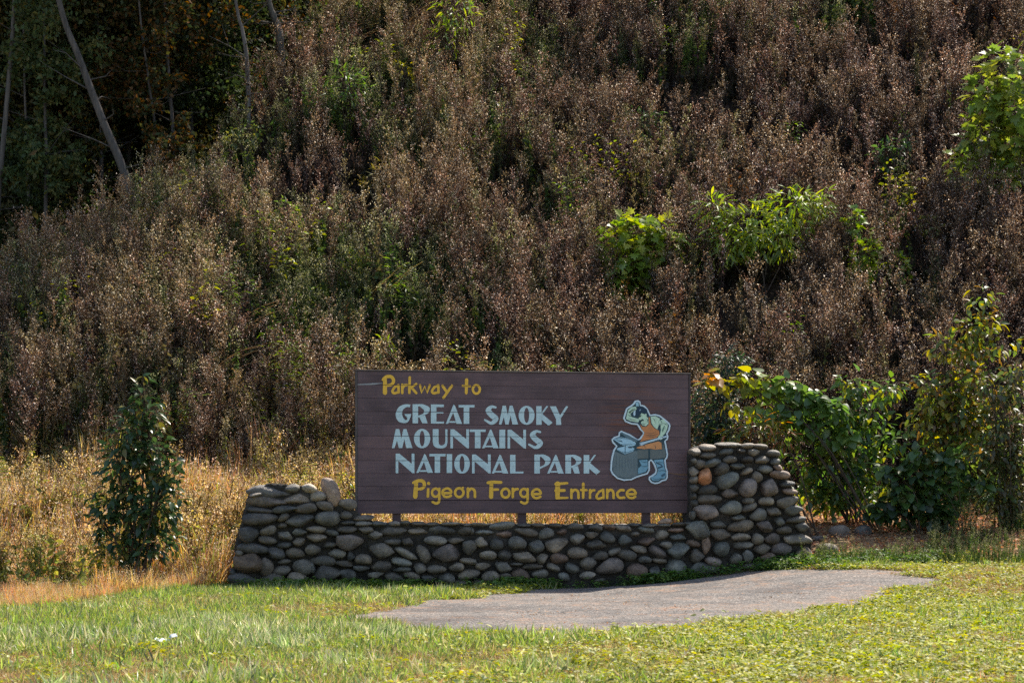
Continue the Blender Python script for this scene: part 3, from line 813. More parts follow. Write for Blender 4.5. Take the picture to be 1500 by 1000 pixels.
def stone_mesh(name, seed, angular):
    r = np.random.default_rng(seed)
    bm = bmesh.new(); bmesh.ops.create_icosphere(bm, subdivisions=3, radius=1.0)
    V = np.array([v.co[:] for v in bm.verts])
    pw = 2.25 if not angular else 2.9
    rr = (np.abs(V) ** pw).sum(1) ** (-1 / pw)
    V = V * rr[:, None]
    for _ in range(3 if not angular else 2):
        d = unit(r.normal(size=3)); ph = r.uniform(0, 6)
        V = V * (1 + (.07 if not angular else .04) * np.sin(2.2 * (V @ d) + ph))[:, None]
    for _ in range(3 if not angular else 9):
        d = unit(r.normal(size=3) * np.array([1, .6, 1])); lim = r.uniform(.80, .95) if not angular else r.uniform(.66, .88)
        dist = V @ d
        V = V - np.maximum(dist - lim, 0)[:, None] * d * (.75 if not angular else .9)
    V[:, 0] += r.uniform(-.18, .18) * V[:, 2]
    V[:, 2] *= 1 + r.uniform(-.18, .18) * V[:, 0]
    ext = (V.max(0) - V.min(0)) / 2; V = (V - (V.max(0) + V.min(0)) / 2) / ext
    for v, c in zip(bm.verts, V): v.co = c
    for f in bm.faces: f.smooth = True
    me = bpy.data.meshes.new(name); bm.to_mesh(me); bm.free(); me.materials.append(M_STONE)
    return me
ROUND = [stone_mesh('stone', 100 + k, False) for k in range(16)]
ANG = [stone_mesh('stone', 200 + k, True) for k in range(9)]

S1 = """548,142,115,72,0;690,140,120,70,15,1;755,205,135,85,0,1;870,165,118,230,-24,2;995,268,145,90,0;340,243,300,95,4,3;580,228,215,100,-5,3;250,190,100,32,-10;290,318,200,46,3,4;480,308,195,60,-6;655,305,165,75,-14;810,283,130,72,3;285,385,265,100,0,4;470,372,95,55,-25;605,400,215,95,-4;835,385,200,122,3;983,355,90,62,0;462,438,75,42,0;1000,418,110,36,0;195,520,150,125,0,a5;348,482,128,75,-8;490,525,115,72,12,a;345,558,140,68,3;605,492,112,55,0;740,472,150,55,5;990,472,155,52,4;745,540,150,68,8;868,502,105,52,6;600,575,95,68,-5,a;478,600,110,48,5;850,600,100,52,0;1014,580,210,125,2,6;230,628,245,82,5,5;412,665,150,95,15,a5;570,665,145,80,4;712,637,120,85,-5;115,665,60,52,0;200,745,250,155,5,7;335,775,110,140,0,3;790,725,200,80,6;910,670,135,75,10;1020,690,62,75,0;480,735,105,48,0;630,780,150,125,0;705,790,70,100,0;458,805,130,80,5;965,755,140,55,3;830,830,200,135,-5,a;135,880,210,95,6,5;62,820,50,62,0,5;375,880,185,110,0;585,880,150,110,10;750,915,105,65,10;990,840,135,85,0;940,940,100,60,0;1035,915,70,55,0;130,945,180,45,0,a"""
S2 = """165,130,215,58,0;160,188,165,52,2;325,190,165,52,0;485,190,120,50,0;600,188,110,50,0;745,195,160,52,3;885,198,140,44,0;1080,192,200,38,0;1250,205,110,36,0;185,255,150,72,0;475,275,275,95,4;735,270,210,78,0;995,262,275,88,5;1230,265,165,105,0;285,312,135,88,12;470,382,170,65,4;625,382,110,85,5,a;915,368,230,92,4;1130,368,170,65,-5;1275,440,150,150,0,a;355,475,260,160,6,a;605,505,250,75,27;790,505,110,195,-28;1025,510,280,185,-15,6;155,560,170,105,5;560,590,200,85,6;345,635,195,115,5;140,660,165,60,3;560,668,185,55,0;755,660,135,110,10;925,662,190,85,-3;1130,642,150,90,0;1255,580,170,65,10;290,728,155,68,-6;485,755,195,95,20;670,735,170,80,18;840,765,140,65,8;1030,755,165,100,15;1265,720,220,105,-5;170,835,140,105,15,a8;335,825,150,80,0;590,855,170,95,0;880,865,150,85,0;1170,815,140,70,0;1340,820,120,80,0"""
S3 = """90,205,200,42,0;330,215,270,82,-3;560,205,140,38,0;700,205,130,38,0;880,210,150,48,0;1100,228,170,82,2;1300,230,140,95,0;5,270,50,85,0;145,285,205,55,0;350,305,165,72,5,8;580,278,230,82,8;785,295,175,115,-15;955,280,115,65,0,8;1115,350,140,112,5;1265,310,130,75,0;105,385,130,105,20,a;270,405,135,115,15;485,390,180,130,5;680,430,160,130,0,a;900,415,230,140,-10,a;1305,408,215,98,-3;1115,495,205,115,3;1345,525,165,90,-5;180,520,175,90,5;350,520,140,100,5;560,540,240,110,8,a;745,555,110,110,0;925,550,185,110,3,8;20,590,75,60,0;125,640,150,80,0;340,645,175,110,12;470,615,145,36,0;645,635,200,58,-3;860,645,145,75,15;1060,655,150,105,10;1225,605,165,125,0;30,715,120,110,0;200,745,180,120,0;360,735,125,60,8;520,725,185,130,20,8;725,715,170,90,0;970,745,110,85,0;1215,730,160,85,8;340,820,190,60,0;615,810,130,70,0;100,825,110,80,0;1340,785,120,50,0"""
S4 = """230,230,135,58,0,8;385,240,165,70,3;505,205,120,42,0;650,205,150,38,0;815,210,140,36,0;830,168,130,62,0,2;960,195,140,42,0;1050,190,90,40,0;625,255,170,68,4,9;930,255,160,45,0,8;515,300,95,55,0;215,335,160,105,28;395,360,135,110,0,9;620,375,185,88,-5,8;790,310,140,118,0;950,330,165,65,0,9;1165,265,265,200,0,a9;825,410,120,72,0;545,460,180,85,5;735,485,200,105,22,6;955,470,225,170,0,a9;1110,395,145,70,12,8;1245,415,95,190,5,a8;1145,525,145,145,0;1320,590,180,100,20,6;285,480,130,75,-30;415,515,205,110,17;605,565,135,75,0;755,578,150,55,0;235,635,275,165,-5,6;525,680,215,150,0,8;705,690,120,110,0;930,650,210,185,10,9;1215,670,320,150,0,a9"""
S5 = """320,55,190,36,2;170,75,115,52,-8;75,110,80,62,0;455,65,100,42,0;555,70,125,44,5;165,133,130,54,0;295,108,110,57,-5;410,98,60,37,0;508,113,90,54,0;640,122,110,54,5;320,163,100,54,0;445,165,85,47,0;560,165,105,57,-6;650,180,70,50,0;100,197,80,67,-20;190,187,140,60,-15,a9;255,232,110,82,-20;375,213,110,42,0;440,250,95,42,-20;578,236,110,60,5;672,228,75,47,5,8;685,275,145,60,3,8;140,285,100,130,8,aA;305,312,165,112,-20,9;520,293,80,84,0;450,370,125,132,0,6;610,370,122,132,0,a6;742,342,110,47,0;760,397,110,47,0,8;150,385,150,72,-3;320,412,115,67,3,6;455,465,90,50,0;585,468,110,62,0;745,478,160,82,-12,a;170,453,175,74,3;325,515,155,97,0,9;465,515,125,57,-18;525,567,115,92,0;643,543,110,62,5;790,537,135,72,0;145,547,180,112,5,a6;385,590,100,44,-4;235,640,120,57,3;400,650,195,82,-4;575,655,130,77,3,6;685,618,80,67,0,a;805,605,150,47,-4;850,660,100,74,0;715,680,115,54,0;250,713,155,84,3;400,730,140,57,0;525,745,90,82,0;628,740,105,77,5,6;820,748,210,80,0;260,820,125,112,8,9;420,790,140,57,0;560,820,120,77,-15;700,822,150,97,0,6;365,890,85,77,0;452,870,80,97,0;600,885,105,82,0,8;460,945,140,47,0,6;865,850,130,100,0;55,182,55,52,0;55,250,62,72,0;58,312,60,57,0;62,372,62,57,0;55,432,50,52,0;62,482,52,52,0;52,572,45,62,0"""
PALETTE = {'0': [(.150,.140,.122), (.165,.148,.125), (.130,.128,.118), (.175,.150,.122), (.140,.142,.130), (.185,.165,.140)],
           '1': [(.34,.30,.25)], '2': [(.40,.30,.24)], '3': [(.24,.20,.165)], '4': [(.105,.095,.085)], '5': [(.085,.082,.080)], '6': [(.185,.155,.14), (.17,.145,.135)],  # the two palest tones put sunlight into some stones' colour
           '7': [(.12,.085,.06)], '8': [(.215,.155,.12), (.20,.14,.11)], '9': [(.145,.155,.145), (.155,.16,.145)], 'A': [(.42,.20,.105)]}
STONES = []
for txt, ox, oy, k in ((S1, 330, 690, .18), (S2, 510, 740, .14), (S3, 690, 740, .14), (S4, 860, 740, .14), (S5, 1005, 640, .2)):
    for e in txt.split(';'):
        q = e.split(','); c = q[5] if len(q) > 5 else '0'
        ang = c.startswith('a'); c = (c[1:] or '0') if ang else c
        STONES.append((ox + float(q[0]) * k, oy + float(q[1]) * k, float(q[2]) * k, float(q[3]) * k, float(q[4]), ang, c))
mpp = 29.7 / F
for n_, (sx, sy, w, h, rot, ang, c) in enumerate(STONES):
    u, z = wall_l(sx, sy)
    lst = ANG if (ang or random.random() < .30) else ROUND
    o = bpy.data.objects.new('stone', lst[random.randrange(len(lst))]); link(o, wall)
    a_, b_ = w * mpp * .548, h * mpp * .548
    dep = max(.085, min(.17, .8 * min(a_, b_) + .05))
    top = sy - h < min([q[1] for q in PROFILE if abs(q[0] - sx) < 30] or [0]) + 9
    yc = -WOFF + .010 + random.uniform(-.015, .015)
    if top and sy < 785: dep, yc = max(dep, .15), -WOFF + .10
    o.location = (u, yc, z); o.scale = (a_, dep, b_)
    o.rotation_euler = (random.uniform(-.12, .12), math.radians(rot), random.uniform(-.12, .12))
    col = random.choice(PALETTE[c]); s = random.uniform(.70, 1.65)
    if sx < 560: s *= .88
    o.color = (col[0] * s * 1.08, col[1] * s, col[2] * s * .90, 1)
    if c in '12A': o['label'] = {'1': 'pale sunlit stone', '2': 'pinkish tan stone, some sunlight in its colour', 'A': 'orange broken stone'}[c]
# flat cap slab on the left end and cap stones across the top of the wall
wd = [wall_l(*q) for q in ((366, 712), (490, 712))]
u0, z0 = wall_l(385, 722)
o = bpy.data.objects.new('cap_slab', ANG[2]); link(o, wall); o.location = (u0 + .12, -.14, z0 + .02); o.scale = (.36, .16, .10); o.rotation_euler = (.1, .05, .1); o.color = (.17, .15, .13, 1)
k = 0
while k < 36:
    u = random.uniform(.1, 4.9) if k < 26 else random.uniform(5.05, 6.0)
    zt = np.interp(u, [q[0] for q in prof[:19]], [q[1] for q in prof[:19]]) if k < 26 else wall_l(1080, 653)[1]
    o = bpy.data.objects.new('stone', random.choice(ROUND)); link(o, wall)
    o.location = (u, random.uniform(-.02, .2), zt - .035); o.scale = (random.uniform(.09, .16), random.uniform(.07, .12), random.uniform(.04, .055)); o.rotation_euler = (0, 0, random.uniform(0, 3))
    s = random.uniform(.9, 1.3); o.color = (.2 * s, .17 * s, .14 * s, 1); k += 1

# loose stones beside the right end and the light slab at the left foot
for (sx, sy, w, h, lab, col) in ((1198, 787, 26, 11, 'flat grey stone tight against the foot of the right wall end', (.2, .17, .15)), (1229, 774, 34, 24, 'rounded brown stone half buried in orange leaf litter', (.19, .15, .12)),
                                 (1264, 773, 28, 20, 'dark stone farthest right in the leaf litter bank', (.11, .10, .09)), (1212, 800, 34, 22, 'earthy stone low in the bank just right of the wall', (.17, .13, .10)),
                                 (325, 863, 36, 9, 'pale flat slab lying in grass at the left foot of the wall', (.33, .29, .25))):
    Pq = hit(sx, sy + h * .4)
    s = Pq.y / F
    o = bpy.data.objects.new('rock', ROUND[random.randrange(16)]); link(o); tag(o, lab, 'rock')
    o.location = Pq + Vector((0, 0, h * s * .08)); o.scale = (w * s * .5, w * s * .42, h * s * .55); o.rotation_euler = (0, 0, random.uniform(-.4, .4)); o.color = (*col, 1)
#@@PLANTS
# ------------------------------------------------------------------ scattering (geometry nodes; only for the uncountable plants)
def variants(name, meshes):
    c = bpy.data.collections.new(name)                # never linked to the scene: only a library of shapes
    for k, me in enumerate(meshes):
        c.objects.link(bpy.data.objects.new(f'{name}_{k:02d}', me))
    return c, len(meshes)

def scatter(name, lib, P, rotz, scl, label=None, cat=None, tilt=.10, lean=(0, 0)):
    c, nv = lib
    n = len(P)
    me = bpy.data.meshes.new(name)
    me.vertices.add(n); me.vertices.foreach_set('co', np.asarray(P, np.float32).ravel())
    rot = np.column_stack([RNG.normal(lean[0], tilt, n), RNG.normal(lean[1], tilt, n), rotz]).astype(np.float32)
    a = me.attributes.new('rot', 'FLOAT_VECTOR', 'POINT'); a.data.foreach_set('vector', rot.ravel())
    a = me.attributes.new('scl', 'FLOAT', 'POINT'); a.data.foreach_set('value', np.asarray(scl, np.float32))
    a = me.attributes.new('idx', 'INT', 'POINT'); a.data.foreach_set('value', RNG.integers(0, nv, n).astype(np.int32))
    o = link(bpy.data.objects.new(name, me))
    tag(o, label, cat, kind='stuff')
    nt = bpy.data.node_groups.new('scatter_' + name, 'GeometryNodeTree')
    nt.interface.new_socket('Geometry', in_out='INPUT', socket_type='NodeSocketGeometry')
    nt.interface.new_socket('Geometry', in_out='OUTPUT', socket_type='NodeSocketGeometry')
    nd, lk = nt.nodes, nt.links
    gi, go_ = nd.new('NodeGroupInput'), nd.new('NodeGroupOutput')
    ci = nd.new('GeometryNodeCollectionInfo'); ci.inputs['Collection'].default_value = c
    ci.inputs['Separate Children'].default_value = True; ci.inputs['Reset Children'].default_value = True
    ip = nd.new('GeometryNodeInstanceOnPoints'); ip.inputs['Pick Instance'].default_value = True
    def attr(nm, ty):
        x = nd.new('GeometryNodeInputNamedAttribute'); x.data_type = ty; x.inputs['Name'].default_value = nm
        return x.outputs['Attribute']
    lk.new(gi.outputs[0], ip.inputs['Points']); lk.new(ci.outputs[0], ip.inputs['Instance'])
    lk.new(attr('idx', 'INT'), ip.inputs['Instance Index']); lk.new(attr('rot', 'FLOAT_VECTOR'), ip.inputs['Rotation']); lk.new(attr('scl', 'FLOAT'), ip.inputs['Scale'])
    lk.new(ip.outputs[0], go_.inputs[0])
    m = o.modifiers.new('scatter', 'NODES'); m.node_group = nt
    return o

def ryaw(n): return RNG.uniform(0, 2 * math.pi, n)

# ---- plant shapes for the masses
PLUME = (np.array([[-.22, 0, 0], [.22, .1, 0], [0.05, 1, 0]]), np.array([[0, 1, 2]]))
def make_weed(seed, H=1.75, plume=.36, fl=((.25, .155, .095), (.31, .20, .12), (.17, .10, .062), (.10, .06, .038), (.22, .14, .09), (.70, .60, .50)), st=(.085, .052, .03), lf=((.030, .019, .013), (.045, .029, .017)), leafn=30, stems=2, dens=1.0, spread=.13, wide=1.0):  # palest fluff tone paints white sun glints on the seed heads
    r = np.random.default_rng(seed)
    g = Geo()
    for s in range(stems):
        bx, by = r.normal(0, spread, 2); h = H * r.uniform(.70, 1.15)
        ln = r.normal(0, .06, 2)
        ts = np.linspace(0, 1, 5)
        pts = np.column_stack([bx + ln[0] * h * ts ** 1.7, by + ln[1] * h * ts ** 1.7, h * ts])
        g.tube(pts, .008, .003, np.array(st) * r.uniform(.7, 1.5), 3)
        tone = r.uniform(.75, 1.25)
        nb = int(20 * dens)
        for b in range(nb):
            t = r.uniform(1 - plume * r.uniform(.7, 1.2), 1.0)
            base = np.array([np.interp(t, ts, pts[:, k]) for k in range(3)])
            a = r.uniform(0, 6.28); L = h * wide * (.10 * (1.10 - t) / plume + .045) * r.uniform(.6, 1.25)
            d = np.array([math.cos(a), math.sin(a), r.uniform(.8, 2.4)]); d /= np.linalg.norm(d)
            tip = base + d * L
            g.tube([base, tip], .003, .002, np.array(st) * 1.3, 3)
            m = int(r.integers(8, 13) * dens)
            q = r.uniform(.15, 1.1, m)[:, None]
            P = base + (tip - base) * q + r.normal(0, .012, (m, 3))
            g.stamp(PLUME if b % 3 else FLUFF, P, r.normal(size=(m, 3)) * .8 + [0, 0, .7], r.normal(size=(m, 3)), r.uniform(.012, .034 if b % 3 else .024, m), pick(fl, m, .3, r) * tone)
        m = leafn
        t = r.uniform(.10, .78, m)
        P = np.column_stack([np.interp(t, ts, pts[:, k]) for k in range(3)])
        a = r.uniform(0, 6.28, m)
        D = np.column_stack([np.cos(a), np.sin(a), r.uniform(-2.2, .6, m)])
        g.stamp(SLIM if seed % 2 else DIAMOND, P, D, r.normal(size=(m, 3)), r.uniform(.05, .12, m), pick(lf, m, .35, r))
    return g.mesh('weed', M_WEED)

BROWN = variants('brown_weed', [make_weed(k) for k in range(6)] + [make_weed(10 + k, 1.6, .42, wide=1.9, dens=1.25) for k in range(5)])
RUST = variants('rust_weed', [make_weed(400 + k, 1.45, .5, ((.30, .13, .055), (.24, .10, .05), (.36, .19, .07), (.18, .08, .045)), (.09, .04, .02), ((.10, .04, .02), (.16, .07, .025), (.06, .03, .016)), 60, 2, .8, .13, 1.4) for k in range(4)])
PURPLE = variants('purple_weed', [make_weed(20 + k, 1.6, .40, ((.18, .112, .078), (.22, .14, .095), (.12, .073, .05), (.07, .042, .034), (.62, .52, .46)), (.055, .03, .025), ((.03, .018, .015), (.05, .025, .02)), 34) for k in range(6)])  # dark tone also stands in for shade on the dim right hillside
TAN = variants('tan_weed', [make_weed(40 + k, 1.9, .34, ((.40, .28, .15), (.33, .22, .11), (.24, .155, .08), (.72, .62, .48)), (.15, .10, .045), ((.10, .08, .035), (.14, .12, .045)), 24, 3) for k in range(6)])  # white-gold fluff paints the backlit ridge into the colour
OLIVE = variants('olive_weed', [make_weed(60 + k, 1.45, .45, ((.22, .185, .075), (.17, .15, .055), (.28, .22, .10), (.55, .48, .30)), (.10, .09, .035), ((.065, .08, .025), (.10, .11, .03), (.05, .06, .02)), 46, 2) for k in range(6)])
GREENW = variants('green_weed', [make_weed(80 + k, 1.45, .32, ((.20, .21, .07), (.26, .24, .10), (.45, .42, .28)), (.08, .09, .03), ((.06, .10, .025), (.09, .135, .03), (.13, .16, .035)), 95, 3, .7, .16, 1.3) for k in range(5)])

def strands(seed):          # pale bent-over stalks
    r = np.random.default_rng(seed); g = Geo()
    for s in range(9):
        a = r.normal(0, .22); L = r.uniform(.8, 1.5); b = r.normal(0, .12, 2)
        t = np.linspace(0, 1, 6)
        bend = .75 * t ** 1.3
        g.tube(np.column_stack([b[0] + L * bend * math.cos(a), b[1] + L * bend * math.sin(a) * .5, L * (t - .42 * t ** 2)]), .007, .003, np.array((.42, .31, .15)) * r.uniform(.7, 1.2), 3)
    return g.mesh('strand', M_WEED)
LOWD = variants('low_dark_weed', [make_weed(300 + k, .62, .5, ((.10, .07, .05), (.14, .10, .06)), (.05, .035, .02), ((.035, .03, .014), (.05, .035, .018), (.035, .04, .015)), 44, 4, .6) for k in range(5)])
def sprig(seed, pal):
    r = np.random.default_rng(seed); g = Geo()
    for q in range(3):
        h = r.uniform(1.3, 1.95); b = r.normal(0, .12, 2); ln = r.normal(0, .15, 2)
        ts = np.linspace(0, 1, 4); pts = np.column_stack([b[0] + ln[0] * ts, b[1] + ln[1] * ts, h * ts]); g.tube(pts, .008, .003, (.07, .06, .025), 3)
        m = 26; t = r.uniform(.62, 1.02, m); P = np.column_stack([np.interp(t, ts, pts[:, k]) for k in range(3)]); a = r.uniform(0, 6.28, m)
        D = np.column_stack([np.cos(a), np.sin(a), r.uniform(-.3, .6, m)])
        g.stamp(OVATE if seed % 2 else LANCE, P + unit(D) * r.uniform(0, .22, (m, 1)), D, np.column_stack([r.normal(0, .4, m), r.normal(0, .4, m), np.ones(m)]), r.uniform(.07, .14, m), pick(pal, m, .25, r))
    return g.mesh('sprig', M_LEAF)
SPRIG = variants('green_sprig', [sprig(k, (((.13, .20, .03), (.18, .25, .035), (.09, .14, .03)), ((.25, .25, .035), (.16, .20, .03), (.30, .27, .04)))[k % 2]) for k in range(7)])
STRAND = variants('bent_stalk', [strands(k) for k in range(4)])

def hill_points(n, x0, x1, y0, y1, dens=None):
    X = RNG.uniform(x0, x1, n); Y = RNG.uniform(y0, y1, n)
    yc = np.interp(X, CX, CY)
    k = (Y < yc + 1.2) & (np.abs(X) < .27 * Y + 6.5)
    if dens is not None: k &= RNG.uniform(0, 1, n) < dens(X, Y)
    for kx, ky, kr in KEEP: k &= ~((np.abs(X - kx * Y / ky) < kr) & (Y > ky - 1.5) & (Y < ky + .3))
    X, Y = X[k], Y[k]
    return np.column_stack([X, Y, ground(X, Y) - .04]), X, Y

foot = lambda X, Y: sstep(35.0 - 2.2 * sstep(3.4, 5, X), 36.6 - 2.2 * sstep(3.4, 5, X), Y + .8 * vnoise(X, Y, 1.6, 2) - .5 * sstep(2, 6, X))
clump = lambda X, Y: vnoise(X, Y * .7, .85, 30) * .5 + vnoise(X, Y, .4, 31) * .5
gap = lambda X, Y, s: .07 + .93 * sstep(-.26, .02, clump(X, Y) + .25 * vnoise(X, Y, 2.2, 35))
kind = lambda X, Y, a: vnoise(X, Y, 2.6, a) + .5 * vnoise(X, Y, 1.0, a + 1)
def scale_for(X, Y, lo=.62, hi=1.18): return RNG.uniform(lo, hi, len(X)) * (1 + .15 * vnoise(X, Y, 1.5, 8) + .16 * np.clip(clump(X, Y), -.6, .6))

# ---- golden meadow behind and beside the wall
def make_tuft(seed, n, L, spread, pal, w=1.0, head=None, shape=BLADE, lean=.35):
    r = np.random.default_rng(seed); g = Geo()
    a = r.uniform(0, 6.28, n); rad = spread * np.sqrt(r.uniform(0, 1, n))
    P = np.column_stack([np.cos(a) * rad, np.sin(a) * rad, np.zeros(n)])
    D = np.column_stack([r.normal(0, lean, n), r.normal(0, lean, n), np.ones(n)])
    LL = r.uniform(.55, 1.1, n) * L
    g.stamp((shape[0] * [w, 1, 1], shape[1]), P, D, r.normal(size=(n, 3)), LL, pick(pal, n, .25, r))
    if head:
        m = n * head[1]
        k = r.integers(0, n, m); t = r.uniform(.6, 1.02, m)[:, None]
        Q = P[k] + unit(D[k]) * LL[k][:, None] * t + r.normal(0, .02, (m, 3))
        g.stamp(FLUFF, Q, r.normal(size=(m, 3)) + [0, 0, .5], r.normal(size=(m, 3)), r.uniform(.012, .026, m), pick(head[0], m, .25, r))
    return g.mesh('tuft', M_GRASS)
GOLDP = ((.48, .29, .12), (.54, .36, .18), (.40, .24, .09), (.50, .38, .15), (.55, .28, .13), (.54, .30, .10), (.30, .30, .07))
GOLD = variants('golden_grass', [make_tuft(k, 42, .78, .20, GOLDP, .42, (((.52, .38, .28), (.46, .30, .21), (.56, .46, .36)), 4)) for k in range(6)])
MEAD = variants('meadow_weed', [make_weed(120 + k, .85, .55, ((.54, .38, .17), (.48, .35, .10), (.62, .50, .32)), (.20, .13, .05), ((.17, .19, .045), (.24, .23, .05), (.12, .15, .04)), 40, 4, .8, .16, 1.6) for k in range(6)])
YELW = variants('yellow_weed', [make_weed(140 + k, .75, .5, ((.55, .38, .04), (.48, .30, .04)), (.14, .14, .04), ((.22, .25, .04), (.35, .30, .04), (.14, .19, .04)), 52, 3, .7, .14, 1.5) for k in range(4)])
def meadow(n, dens):
    X = RNG.uniform(-15, 5, n); Y = RNG.uniform(22.0, 37.4, n)
    lim = np.interp(X, [-9, -5.9, -5.0, -4.2], [22.6, 24.0, 27.0, 28.9]) + .55 * vnoise(X, Y, .9, 6) + .3 * vnoise(X, Y, .35, 7)
    lim = np.where(X > -4.3, 30.6 + .18 * X, lim)            # behind the wall
    lim = np.where(X > 4.5, 31.0 + .0 * X, lim)
    k = (Y > lim) & (RNG.uniform(0, 1, n) < dens(X, Y)) & (np.abs(X) < .26 * Y + 5)
    X, Y = X[k], Y[k]
    return np.column_stack([X, Y, ground(X, Y) - .02]), X, Y
right = lambda X: 1 - sstep(2.8, 4.2, X)
P, X, Y = meadow(23000, lambda X, Y: right(X) * sstep(36.6, 35.4, Y) * (.25 + .65 * sstep(-.6, .2, vnoise(X, Y, 1.4, 12))))
scatter('golden_grass', GOLD, P, ryaw(len(X)), RNG.uniform(.5, 1.15, len(X)) * (.30 + .75 * sstep(26, 32.0, Y)) * (1 + .35 * vnoise(X, Y, .9, 48)), 'golden dry grass standing on the sunlit strip beside the wall', 'grass', .16)
P, X, Y = meadow(4600, lambda X, Y: right(X) * sstep(-.2, .4, vnoise(X, Y, 1.7, 13) + .10 * (Y - 32)))
scatter('meadow_weeds', MEAD, P, ryaw(len(X)), RNG.uniform(.5, 1.35, len(X)) * (1 + .3 * vnoise(X, Y, 1.2, 47)), 'pale green and cream meadow weeds between the wall and hillside', 'weeds', .12)
P, X, Y = meadow(4500, lambda X, Y: right(X) * sstep(27.5, 30, Y) * sstep(.1, .6, vnoise(X, Y, 1.1, 14)))
scatter('yellow_weeds', YELW, P, ryaw(len(X)), RNG.uniform(.4, 1.1, len(X)), 'yellow flowering weeds among the golden grass by the wall', 'weeds', .12)

# ---- lawn
LG = ((.21, .29, .065), (.27, .33, .085), (.15, .23, .05), (.34, .32, .12), (.27, .30, .055), (.46, .40, .22), (.09, .12, .04))
LAWN = variants('lawn_grass', [make_tuft(200 + k, 46, .12, .12, LG, 1.25, None, BLADE, .75) for k in range(6)])
LONG = variants('long_grass', [make_tuft(220 + k, 34, .20, .11, ((.22, .30, .09), (.30, .37, .15), (.16, .23, .06), (.38, .40, .20), (.50, .45, .28)), 1.0, None, BLADE, .6) for k in range(5)])
DRY = variants('dry_grass', [make_tuft(240 + k, 44, .09, .13, ((.36, .23, .12), (.30, .19, .09), (.42, .30, .16), (.25, .20, .07)), .9, None, BLADE, .8) for k in range(5)])
def clover(seed, n=42, pal=((.24, .26, .03), (.31, .31, .035), (.15, .19, .03), (.38, .36, .05), (.42, .42, .16)), L=(.028, .058), hgt=.07, spr=.14):
    r = np.random.default_rng(seed); g = Geo()
    P = np.column_stack([r.normal(0, spr * .55, n), r.normal(0, spr * .55, n), r.uniform(.015, hgt, n)])
    a = r.uniform(0, 6.28, n)
    g.stamp(OVATE, P, np.column_stack([np.cos(a), np.sin(a), r.uniform(-.1, .5, n)]), np.column_stack([r.normal(0, .35, n), r.normal(0, .35, n), np.ones(n)]), r.uniform(*L, n), pick(pal, n, .25, r))
    return g.mesh('leaf_patch', M_CLOV)
CLOV = variants('clover', [clover(k) for k in range(7)])
WALLW = variants('wall_weed', [clover(30 + k, 34, ((.08, .15, .03), (.12, .20, .035), (.18, .25, .04), (.06, .11, .03)), (.04, .09), .22, .15) for k in range(6)])
def lawn(n, dens):
    Y = RNG.uniform(14.3 ** 2, 31.5 ** 2, n) ** .5; X = RNG.uniform(-1, 1, n) * (.26 * Y + 4.3)
    k = (Y < np.interp(X, [-9, -5.9, -5.0, -4.2], [23.2, 24.6, 27.8, 29.6]) + .55 * vnoise(X, Y, .9, 6) + np.where(X > 4.5, .8, 0)) & ~(in_pad(X, Y, .5) & in_pad(X, Y, .25)) & (RNG.uniform(0, 1, n) < dens(X, Y))
    ql = (X - SO.x) * UD.x + (Y - SO.y) * UD.y; qn = (X - SO.x) * ND.x + (Y - SO.y) * ND.y
    k &= ~((ql > -1.85) & (ql < 6.9) & (qn < .33))
    X, Y = X[k], Y[k]
    return np.column_stack([X, Y, ground(X, Y) - .005]), X, Y
def dry(X, Y):
    d = sstep(-.05, .5, vnoise(X, Y, 1.6, 21) + .4 * vnoise(X, Y, .5, 22)) * .8
    d = np.maximum(d, sstep(1.7, .5, np.hypot((X + 1.7), (Y - 23.6) * .5)))             # left tip of the pad
    d = np.maximum(d, 1.4 * sstep(1.9, .5, np.hypot((X + 3.9) * .6, (Y - 16.0) * .75) + .3 * vnoise(X, Y, .4, 46)))               # lower left corner
    d = np.maximum(d, sstep(1.7, .4, np.hypot((X - 6.4) * .8, (Y - 27.0) * .6)))               # right edge
    return np.clip(d, 0, 1)
bl = lambda X, Y: sstep(-1.6, 1.2, X + .9 * vnoise(X, Y, 1.4, 23) - .10 * (22 - Y))         # 0 = grass side, 1 = clover side
P, X, Y = lawn(48000, lambda X, Y: (1 - .85 * bl(X, Y)) * (1 - .85 * dry(X, Y)))
scatter('lawn_grass', LAWN, P, ryaw(len(X)), RNG.uniform(.45, 1.35, len(X)) * (1 + .35 * vnoise(X, Y, .7, 44)), 'short green lawn grass in the left foreground', 'grass', .12)
P, X, Y = lawn(14500, lambda X, Y: (1 - bl(X, Y)) * (1 - dry(X, Y)) * sstep(-.1, .5, vnoise(X, Y, .9, 24) + .05 * (20 - Y)))
scatter('long_grass', LONG, P, ryaw(len(X)), RNG.uniform(.6, 1.15, len(X)), 'longer bluish green grass blades in the left foreground lawn', 'grass', .15)
P, X, Y = lawn(51000, lambda X, Y: bl(X, Y) * (1 - .8 * dry(X, Y)) * .9 + .10)
scatter('clover', CLOV, P, ryaw(len(X)), RNG.uniform(.6, 1.25, len(X)), 'bright yellow green broadleaf clover in the right foreground', 'ground cover', .15)
P, X, Y = lawn(42000, lambda X, Y: .12 + .88 * dry(X, Y))
scatter('dry_grass', DRY, P, ryaw(len(X)), RNG.uniform(.6, 1.2, len(X)), 'dry straw coloured grass in worn patches of the lawn', 'grass', .2)
